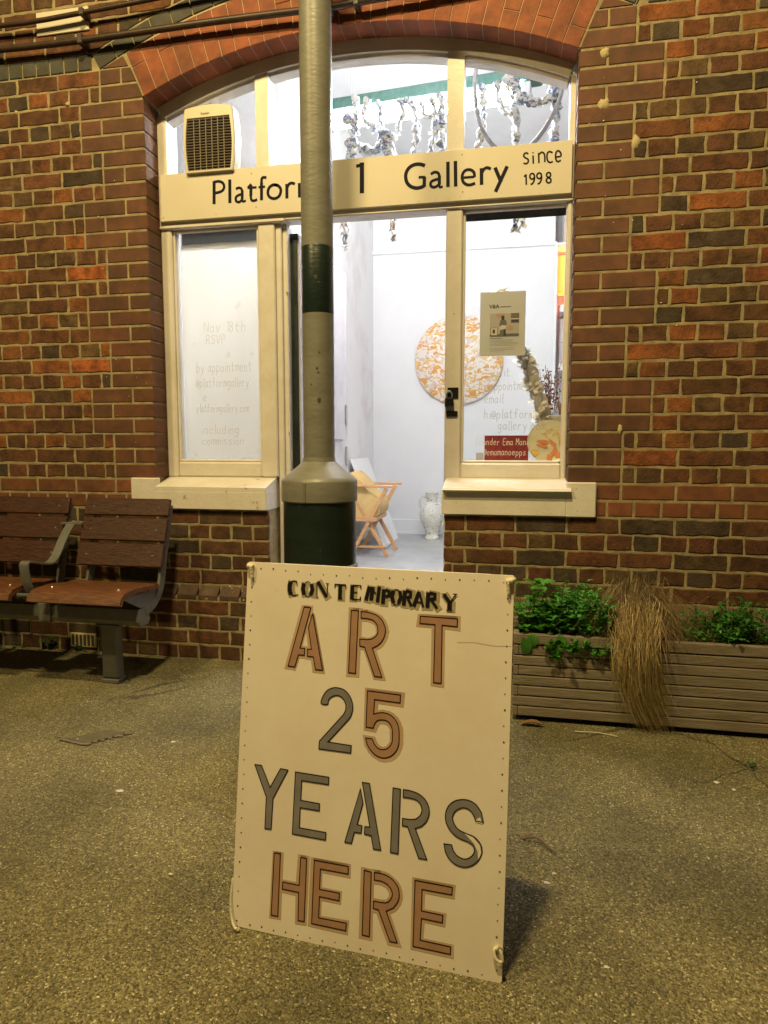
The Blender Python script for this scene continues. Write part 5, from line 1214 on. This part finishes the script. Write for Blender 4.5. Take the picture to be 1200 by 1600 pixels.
# dead brown stems
e = empty('dry_shrub', (.48, -.25, .31), 'dark brown dead stems behind the small-leaved plants', 'dead plant'); q = MB()
for i in range(110):
    r0 = Vector((random.uniform(.36, .66), random.uniform(-.32, -.16), .31)); p1 = r0+Vector((random.uniform(-.08, .08), random.uniform(-.04, .02), random.uniform(.05, .11))); p2 = p1+Vector((random.uniform(-.07, .07), random.uniform(-.03, .03), random.uniform(-.03, .06)))
    q.tube([r0, p1, p2], [.0014, .001, .0005], 4)
    if i % 2: leaf_mesh(q, p2, rnd_dir(), (0, 0, 1), .015, .008, None, n=6)
q.build('branch', M['twig'], e)
# tussock of dry grass hanging over the front
q = MB(); root0 = Vector((.245, -.31, .325))
def blade(mb, pts, wd, col):
    pts = cat_rom(pts, 3); n_ = len(pts); vs = []
    side = Vector((random.uniform(-1, 1), random.uniform(-1, 1)*.6, 0)).normalized()
    for i, p in enumerate(pts):
        w2 = wd*(1-.75*(i/(n_-1))**2)*.5; vs += [p-side*w2, p+side*w2]
    mb.add(vs, [(2*i, 2*i+1, 2*i+3, 2*i+2) for i in range(n_-1)], col)
for i in range(4200):
    r0 = root0+Vector((random.gauss(0, .035), random.gauss(0, .03), random.uniform(-.02, 0)))
    f_ = random.random()
    if f_ < .52:   # long blades hanging over the front edge
        u = max(-1, min(1, random.gauss(0, .5)))
        crest = Vector((.235+u*.08+random.gauss(0, .022), -.43+random.gauss(0, .03), .405+.03*(1-u*u)+random.gauss(0, .025)))
        lip = Vector((.222+u*.062+random.gauss(0, .014), -.535+random.gauss(0, .02), .315+random.gauss(0, .03)))
        ln = random.choice([random.uniform(.05, .2), random.uniform(.15, .28), random.uniform(.2, .32)])
        sway = random.gauss(0, .016)
        e1 = lip+Vector((.018*(ln/.3)+sway*.5, .010+random.gauss(0, .01), -ln*.5))
        e2 = lip+Vector((.085*(ln/.3)**1.5+sway, .026+random.gauss(0, .014), -ln))
        e2.z = max(e2.z, .008)
        pts_ = [r0, (r0+crest)/2+Vector((0, .02, .03)), crest, lip, e1, e2]
        if random.random() < .12:   # a bent, broken blade
            pts_[5] = e1+Vector((random.uniform(-.05, .05), -.01, random.uniform(-.06, .0)))
        col = jit(random.choice([(.5, .38, .16), (.42, .31, .13), (.6, .47, .22), (.3, .22, .09), (.2, .14, .06)]), .25)
    else:          # brown mound of older blades arching to every side
        a_ = random.uniform(0, 2*math.pi); rad = abs(random.gauss(.10, .045))
        cx_ = math.cos(a_)*(1.0 if math.cos(a_) > 0 else .95)
        up_ = random.uniform(.11, .27)*(1-.35*min(1, rad/.2))
        m_ = r0+Vector((cx_*rad*.55, math.sin(a_)*rad*.6-.03, up_))
        k_ = random.uniform(.1, .8)
        tip = r0+Vector((cx_*rad*1.3, math.sin(a_)*rad*1.1-.07, up_*k_))
        e3 = tip+Vector((cx_*rad*.25+random.gauss(0, .012), -.01, -random.uniform(.02, .09)))
        for p_ in (m_, tip, e3):
            if p_.y > -.03: p_.y = -.035
            if p_.z < .31 and p_.y > -.5: p_.z = .31
        pts_ = [r0, (r0+m_)/2+Vector((0, 0, .02)), m_, tip, e3]
        col = jit(random.choice([(.15, .10, .045), (.23, .16, .07), (.11, .075, .03), (.3, .22, .1)]), .25)
    blade(q, pts_, random.choice([.0008, .0011, .0015, .0024])*random.uniform(.8, 1.2), col)
tag(q.build('grass_tussock', M['straw'], None, normals=False), 'straw-coloured grass tussock spilling over the planter front', 'grass plant')

# ------------------------------------------------------------------ small things on the ground
def weed(loc, n_, r_, h_, label, size=.02):
    e = empty('weed', loc, label, 'weed'); q = MB(); b0 = Vector(loc)
    for i in range(n_):
        a_ = random.uniform(0, 6.28); d = Vector((math.cos(a_), math.sin(a_)*.5-.3, .4)); p = b0+Vector((math.cos(a_)*r_*random.random(), -abs(math.sin(a_))*r_*random.random(), random.uniform(.005, h_)))
        leaf_mesh(q, p, d, (0, 0, 1), size*random.uniform(.7, 1.3), size*.6, jit((.05, .13, .025), .3), n=8)
    q.build('foliage', M['leaf'], e, normals=False)
weed((-2.62, -.045, 0), 16, .035, .06, 'small green weed at the wall foot under the bench', .03)
weed((-2.42, -.045, 0), 8, .02, .045, 'tiny pale weed at the wall foot right of the larger one', .024)
weed((-2.79, -.045, 0), 8, .02, .03, 'low weed at the wall foot by the left edge of the photo', .024)
weed((.555, -.72, 0), 16, .03, .012, 'flattened weed in the crack before the planter', .014)
q = MB(); q.tube(cat_rom([(-.185, -1.30, .006), (-.15, -1.305, .016), (-.115, -1.335, .008), (-.10, -1.35, .006)], 5), [.0028]*16, 6); q.tube([(-.185, -1.30, .006), (-.165, -1.27, .01)], .0022, 6)
tag(q.build('fallen_twig', M['twig'], None, smooth=60), 'thin curved brown twig lying right of the sandwich board', 'twig')
q = MB(); q.tube(cat_rom([(.01, -.56, .004), (.05, -.57, .01), (.1, -.565, .008), (.16, -.575, .004)], 4), .0018, 5)
tag(q.build('fallen_stalk', M['straw'] if False else M['rope_cream'], None), 'pale straw stalk on the ground under the tussock', 'stalk')
q = MB(); leaf_mesh(q, (-.19, -.535, .012), (1, -.05, .1), (0, 0, 1), .085, .03, None, .5, n=12)
tag(q.build('fallen_leaf', M['dead_leaf'], None, normals=False), 'curled brown leaf at the left foot of the planter', 'leaf')
q = MB()
for x, y, r_ in ((-1.41, -1.28, .012), (-1.42, -.93, .008), (-.11, -1.43, .006), (-.13, -1.47, .008), (-1.77, -.98, .006), (-.02, -1.72, .006), (.42, -.86, .010), (.46, -.9, .007), (-1.05, -1.62, .006)):
    n_ = 8; q.add([(x+r_*math.cos(k*.785)*random.uniform(.6, 1.3), y+r_*.8*math.sin(k*.785)*random.uniform(.6, 1.3), .002) for k in range(n_)]+[(x, y, .006)], [(k, (k+1) % n_, n_) for k in range(n_)])
tag(q.build('litter_specks', M['stone_paint'], None), 'scattered pale chips on the platform surface', 'litter', None, 'stuff')
M['crack'] = mat('crack_dirt', (.05, .04, .024), .95, (.12, .1, .06), 60)
def crack(pts, w_, name_label):
    q = MB(); P_ = [(p.x+random.uniform(-.006, .006), p.y+random.uniform(-.006, .006)) for p in cat_rom([(a, b_, 0) for a, b_ in pts], 7)]
    q.ribbon(P_, w_, lambda a, b_, d: (a, b_, d), .003)
    tag(q.build('ground_crack', M['crack'], None, normals=False), name_label, None, None, 'structure')
crack([(.47, -.52), (.50, -.62), (.545, -.72), (.56, -.82), (.60, -.92)], .0035, 'crack in the asphalt in front of the planter')
crack([(.545, -.75), (.46, -.80), (.40, -.86), (.33, -.88)], .0025, 'side crack in the asphalt in front of the planter')
crack([(.60, -.92), (.68, -.93), (.8, -.96)], .002, 'crack running off to the right edge')
crack([(-1.58, -.25), (-1.70, -.40), (-1.86, -.62), (-1.93, -.78), (-1.86, -.93)], .0014, 'fine crack from the pier foot to the cover')
crack([(-1.93, -.60), (-2.05, -.63), (-2.2, -.60)], .0012, 'fine crack under the bench end')
# sunken utility cover, crumbling at two edges
e = empty('cover_plate', (-1.75, -.95, 0), 'small sunken asphalt-filled cover with broken pale edges', 'cover')
q = MB(); q.add([(-1.81, -.985, .004), (-1.715, -1.01, .004), (-1.62, -.90, .004), (-1.71, -.885, .004)], [(0, 1, 2, 3)]); q.build('infill', mat('cover_infill', (.13, .112, .064), .85, (.1, .085, .05), 40, bump=.5), e, normals=False)
q = MB()
for (a, b_) in (((-1.83, -.99), (-1.715, -1.015)), ((-1.715, -1.015), (-1.6, -.885))):
    for k in range(14):
        t = (k+random.random())/14; x = a[0]+(b_[0]-a[0])*t; y = a[1]+(b_[1]-a[1])*t; r_ = random.uniform(.003, .010)
        q.add([(x+r_*1.5*math.cos(j*1.05), y-.004+r_*.6*math.sin(j*1.05), .005) for j in range(6)]+[(x, y, .009)], [(j, (j+1) % 6, 6) for j in range(6)])
q.build('broken_edge', M['planter_wood'], e)
q = MB(); q.ribbon([(-1.85, -.985), (-1.81, -.987), (-1.715, -1.012), (-1.66, -.945), (-1.60, -.88)], .006, lambda a, b_, d: (a, b_, d), .0055); q.build('gap', M['ink'], e, normals=False)
# air brick
e = empty('air_brick', (-2.40, -.04, .03), 'cast iron air brick low in the wall behind the bench', 'air vent')
q = MB(); q.box(-2.485, -2.335, -.042, -.034, .025, .098, .002); q.build('frame', M['mortar_patch'], e)
q = MB()
for k in range(6): q.box(-2.474+k*.0225, -2.460+k*.0225, -.0435, -.0425, .034, .09, 0)
q.build('slot', M['ink'], e)
# stone block by the doorway
q = MB(); q.box(-1.50, -1.405, -.11, -.036, 0, .125, .012); tag(q.build('stone_block', M['planter_stone'], None), 'small grey stone block at the pier foot left of the board', 'stone')

# ================================================================== INSIDE THE GALLERY
lt = empty('fluorescent_light', (-.76, .9, 3.0), 'lit fluorescent batten with green housing inside the upper windows', 'ceiling light')
q = MB(); q.M = Matrix.Translation((-.745, .9, 3.0)) @ Matrix.Rotation(R(-6), 4, 'Z')
q.box(-.62, .62, -.045, .045, .0, .075, .01); q.build('housing', M['green_metal'], lt)
q = MB(); q.M = Matrix.Translation((-.745, .9, 3.0)) @ Matrix.Rotation(R(-6), 4, 'Z')
q.tube([(-.58, -.022, -.03), (.52, -.022, -.03)], .018, 14); q.build('tube', M['tube'], lt, smooth=60)
q = MB(); q.M = Matrix.Translation((-.745, .9, 3.0)) @ Matrix.Rotation(R(-6), 4, 'Z')
q.tube([(-.58, .022, -.055), (.52, .022, -.055)], .018, 14); q.build('tube', M['tube'], lt, smooth=60)  # second tube is added, widening the bright strip to imitate glare
q = MB(); q.M = Matrix.Translation((-.745, .9, 3.0)) @ Matrix.Rotation(R(-6), 4, 'Z')
q.box(.5205, .56, -.045, .045, -.08, -.001, .003); q.build('tube_holder', M['gloss_white'], lt)
q = MB(); q.M = Matrix.Translation((-.745, .9, 3.0)) @ Matrix.Rotation(R(-6), 4, 'Z')
q.box(-.62, -.5805, -.045, .045, -.08, -.001, .003); q.build('tube_holder', M['gloss_white'], lt)
for x in (-1.2, -.3):
    q = MB(); q.tube([(x, .9, 3.07), (x, .9, 3.8)], .006, 6); q.build('suspension_rod', M['gloss_white'], lt)
# hanging rag ropes
def rag_rope(pts, r_, label, strands=2, knot=True):
    pth = cat_rom(pts, 5); n_ = len(pth)
    # resample finely
    fine = []
    for i in range(n_-1):
        for k in range(3): fine.append(pth[i].lerp(pth[i+1], k/3))
    fine.append(pth[-1]); q = MB(); q_ = 0; L_ = 0; ph = []
    for i, p in enumerate(fine):
        if i: L_ += (p-fine[i-1]).length
        ph.append(L_)
    wob = [0.0]
    for i in range(1, len(fine)): wob.append(wob[-1]*.86+random.uniform(-.004, .004))
    for s_ in range(strands):
        pts_ = [p+Vector((math.cos(ph[i]*42+s_*math.pi*2/strands), math.sin(ph[i]*42+s_*math.pi*2/strands), 0))*r_*.5+Vector((wob[i], 0, 0)) for i, p in enumerate(fine)]
        f1 = random.uniform(25, 60); f2 = random.uniform(70, 120); rs = [r_*max(.22, .55+.3*math.sin(ph[i]*f1+s_*2)+.22*math.sin(ph[i]*f2+s_))*random.uniform(.75, 1.3) for i in range(len(fine))]
        q.tube(pts_, rs, 8)
    # loose rag tails knotted in along the length
    for _ in range(int(ph[-1]*38)):
        p = random.choice(fine); a_ = random.uniform(0, 6.28); d = Vector((math.cos(a_), math.sin(a_)*.5, random.uniform(-1, .5))).normalized(); s__ = Vector((-math.sin(a_), math.cos(a_), .3)).normalized(); l = random.uniform(.015, .04)
        q.add([p-s__*r_*.5, p+s__*r_*.5, p+d*l*.7+s__*r_*.7, p+d*l+Vector((0, 0, -.01)), p+d*l*.6-s__*r_*.6], [(0, 1, 2, 3, 4)])
    # frayed ends
    for _ in range(7):
        a_ = random.uniform(0, 6.28); p = fine[-1]
        d = Vector((math.cos(a_)*.6, math.sin(a_)*.5, -1)).normalized(); s__ = Vector((-math.sin(a_), math.cos(a_), 0)); l = random.uniform(.02, .05)
        q.add([p-s__*r_*.6, p+s__*r_*.6, p+d*l+s__*r_*1.0, p+d*l*.8-s__*r_*.9], [(0, 1, 2, 3)])
    o = q.build('rag_rope', M['rag'], None, smooth=60)
    return tag(o, label, 'rag rope', 'knotted rag ropes hanging under the fluorescent light')
yb0 = .72
rag_rope([(-1.13, yb0, 2.97), (-1.15, yb0, 2.7), (-1.19, yb0, 2.45), (-1.195, yb0, 2.2)], .017, 'long rag rope ending below the sign, nearest the iron column')
rag_rope([(-1.0, yb0, 2.93), (-.97, yb0, 2.7), (-.93, yb0, 2.45), (-.915, yb0, 2.22)], .017, 'long rag rope ending below the sign, left of the doorway centre')
rag_rope([(-1.17, yb0, 2.86), (-1.13, yb0, 2.78), (-1.16, yb0, 2.68), (-1.13, yb0, 2.56)], .026, 'thick tangled rag rope by the iron column')
rag_rope([(-1.10, yb0, 2.70), (-1.03, yb0+.05, 2.70), (-.97, yb0, 2.76), (-.93, yb0, 2.70), (-.92, yb0, 2.55)], .026, 'looped rag rope sagging sideways left of the pane centre')
rag_rope([(-1.06, yb0, 2.95), (-1.09, yb0, 2.86), (-1.02, yb0, 2.8)], .016, 'short pale rag rope tied under the tube end')
rag_rope([(-.84, yb0, 2.93), (-.80, yb0, 2.82), (-.80, yb0, 2.72), (-.79, yb0, 2.58)], .017, 'slim grey rag rope in the middle of the centre pane')
rag_rope([(-.71, yb0, 2.92), (-.69, yb0, 2.78), (-.72, yb0, 2.64), (-.72, yb0, 2.55)], .015, 'slim pinkish rag rope left of the pale pair')
rag_rope([(-.66, yb0, 2.93), (-.655, yb0, 2.78), (-.66, yb0, 2.6)], .02, 'blue grey rag rope right of the centre pane middle')
rag_rope([(-.56, yb0, 2.94), (-.565, yb0, 2.76), (-.57, yb0, 2.56)], .018, 'rag rope just left of the right mullion')
rag_rope([(-.44, yb0, 2.96), (-.43, yb0, 2.82), (-.45, yb0, 2.66), (-.44, yb0, 2.55)], .018, 'rag rope just right of the right mullion')
rag_rope([(-.31, yb0, 2.98), (-.27, yb0, 2.84), (-.26, yb0, 2.7), (-.265, yb0, 2.56)], .02, 'rag rope crossing the hose in the right pane')
rag_rope([(-.29, yb0, 2.98), (-.22, yb0-.04, 2.86), (-.14, yb0-.05, 2.82), (-.07, yb0, 2.88), (-.05, yb0, 2.97)], .028, 'bundled rag rope looped around the tube end')
rag_rope([(-.10, yb0, 3.05), (-.055, yb0, 2.95), (-.06, yb0, 2.8), (-.07, yb0, 2.56)], .023, 'thick blue and yellow rag rope at the right end of the tube')
rag_rope([(-.27, .5, 2.35), (-.25, .5, 2.25), (-.255, .5, 2.165)], .02, 'rag rope tip showing under the navy blind')
rag_rope([(-.2, .5, 2.35), (-.21, .5, 2.25), (-.215, .5, 2.18)], .016, 'smaller rag rope tip right of the other under the blind')
rag_rope([(-.88, yb0, 2.93), (-.87, yb0, 2.86), (-.9, yb0+.03, 2.79)], .015, 'short rag rope knotted left of the centre pane middle')
rag_rope([(-.62, yb0+.04, 2.93), (-.605, yb0+.04, 2.8), (-.62, yb0+.04, 2.6)], .013, 'thin pale rag rope behind the blue grey one')
rag_rope([(-.77, yb0+.03, 2.92), (-.74, yb0+.03, 2.84), (-.68, yb0+.03, 2.87)], .014, 'short sideways rag rope under the middle of the tube')
rag_rope([(-.36, yb0, 2.97), (-.35, yb0, 2.88), (-.31, yb0, 2.80), (-.27, yb0, 2.83)], .016, 'short curling rag rope right of the right mullion')
# hose
q = MB(); q.tube(cat_rom([(-.035, .5, 2.86), (-.05, .5, 2.76), (-.10, .5, 2.65), (-.17, .5, 2.56), (-.27, .5, 2.5), (-.37, .5, 2.56), (-.44, .5, 2.68), (-.465, .5, 2.85), (-.45, .5, 3.05)], 8), .011, 10)
tag(q.build('hose_loop', M['hose'], None, smooth=60), 'grey flexible hose looping across the upper right pane', 'hose')
# marbled disc on the back wall
q = MB(); q.M = Matrix.Translation((-.83, YBK-.03, 1.93)) @ Matrix.Rotation(R(90), 4, 'X')
q.lathe([(.44, -.018), (.448, -.012), (.448, .012), (.44, .018)], seg=96)
tag(q.build('marbled_disc', M['disc_art'], None, smooth=40), 'large round marbled artwork in orange and cream on the back wall', 'artwork')
# two-handled vase
va = empty('marbled_vase', (-1.055, 3.62, ZF), 'two-handled marbled vase standing on the floor by the back wall', 'vase')
vc = (-1.055, 3.62, ZF)
q = MB(); q.lathe([(.075, 0), (.08, .012), (.062, .035), (.055, .06), (.085, .12), (.118, .19), (.128, .25), (.115, .31), (.08, .355), (.05, .375), (.047, .41), (.066, .46), (.07, .47), (.062, .47), (.04, .42)], vc, 36, cap=False); q.build('body', M['vase_art'], va, smooth=50)
for s_ in (-1, 1):
    q = MB(); q.tube(cat_rom([(vc[0]+s_*.05, vc[1], vc[2]+.42), (vc[0]+s_*.09, vc[1], vc[2]+.43), (vc[0]+s_*.125, vc[1], vc[2]+.38), (vc[0]+s_*.11, vc[1], vc[2]+.32)], 6), .013, 8); q.build('handle', M['vase_art'], va, smooth=60)
# folding sling stool/chair, side on
ch = empty('folding_chair', (-1.42, 2.55, ZF), 'folding pine chair with ochre canvas sling inside the doorway', 'chair')
for yy in (2.42, 2.85):
    q = MB()
    def bar(x0, z0, x1, z1, t_=.013, w_=.016):
        d = Vector((x1-x0, 0, z1-z0)); l = d.length; an_ = math.atan2(d.x, d.z)
        m_ = Matrix.Translation((x0, yy, z0)) @ Matrix.Rotation(an_, 4, 'Y')
        q.box(-w_, w_, -t_, t_, 0, l, .004, mtx=m_)
    q = MB(); bar(-1.60, ZF, -1.29, .705); q.build('leg', M['pine'], ch)
    q = MB(); yy_s = yy; yy = yy+.028; bar(-1.285, ZF, -1.62, .72); q.build('leg', M['pine'], ch); yy = yy_s
    q = MB(); q.box(-1.70, -1.235, yy-.02, yy+.02, .712, .732, .004); q.build('arm_rest', M['pine'], ch)
q = MB(); q.box(-1.62, -1.375, 2.40, 2.87, .425, .462, .004); q.build('seat_rail', M['pine'], ch)
q = MB(); q.box(-1.62, -1.30, 2.43, 2.45, .195, .215, .004); q.build('stretcher', M['pine'], ch)
q = MB()
slp = cat_rom([(-1.60, .84), (-1.52, .77), (-1.45, .68), (-1.36, .60), (-1.355, .50), (-1.40, .465), (-1.60, .46)], 5)
vs = []
for p in slp: vs += [(p.x, 2.44, p.y), (p.x, 2.84, p.y)]
q.add(vs, [(2*i, 2*i+1, 2*i+3, 2*i+2) for i in range(len(slp)-1)])
q.add([(p.x, 2.439, p.y) for p in slp], [tuple(range(len(slp)))])
q.build('sling', M['sling'], ch, smooth=60)
# canvases leaning on the side wall
q = MB(); q.M = Matrix.Translation((-1.70, 3.3, ZF)) @ Matrix.Rotation(R(-14), 4, 'Y')
q.M = Matrix.Translation((-1.385, 3.2, ZF+.008)) @ Matrix.Rotation(R(-21), 4, 'Y'); q.box(-.015, .0, -.35, .35, 0, .87, .003)
tag(q.build('leaning_canvas', M['gloss_white'], None), 'blank white canvas leaning against the side wall behind the chair', 'canvas')
# shelves with amber lamp in the alcove
sh = empty('alcove_shelves', (.3, 3.95, ZF), 'white alcove shelving at the right of the back wall', 'shelves')
for z in (2.37, 1.80, 1.2, .6):
    q = MB(); q.box(.161, .95, YBK-.04, YBK+.30, z, z+.07, .004); q.build('shelf', M['gloss_white'], sh)
q = MB(); q.box(.951, .98, YBK-.04, YBK+.30, ZF, 2.99, .003); q.build('side_panel', M['gloss_white'], sh)
lm = empty('amber_lamp', (.21, 4.0, 2.44), 'glowing amber table lamp on the top alcove shelf', 'lamp')
q = MB(); q.lathe([(.07, 2.56), (.10, 2.60), (.085, 2.92), (.08, 2.92)], (.21, 4.02, 0), 24, cap=False); q.build('lamp_shade', M['amber'], lm, smooth=50)
q = MB(); q.lathe([(.06, 2.4405), (.055, 2.455), (.015, 2.47), (.012, 2.6)], (.21, 4.02, 0), 20); q.build('lamp_base', M['ochre'], lm, smooth=50)
pl_ = bpy.data.lights.new('lamp_bulb', 'POINT'); pl_.energy = 5; pl_.color = (1, .45, .12); pl_.shadow_soft_size = .03
plo_ = bpy.data.objects.new('lamp_bulb', pl_); COL.objects.link(plo_); plo_.parent = lm; plo_.location = (0, .02, .32)
q = MB(); q.box(.17, .5, YBK+.12, YBK+.14, 1.872, 2.33, .003); tag(q.build('framed_print', M['frame_art'], None), 'pale pinkish print standing on the middle alcove shelf', 'picture')
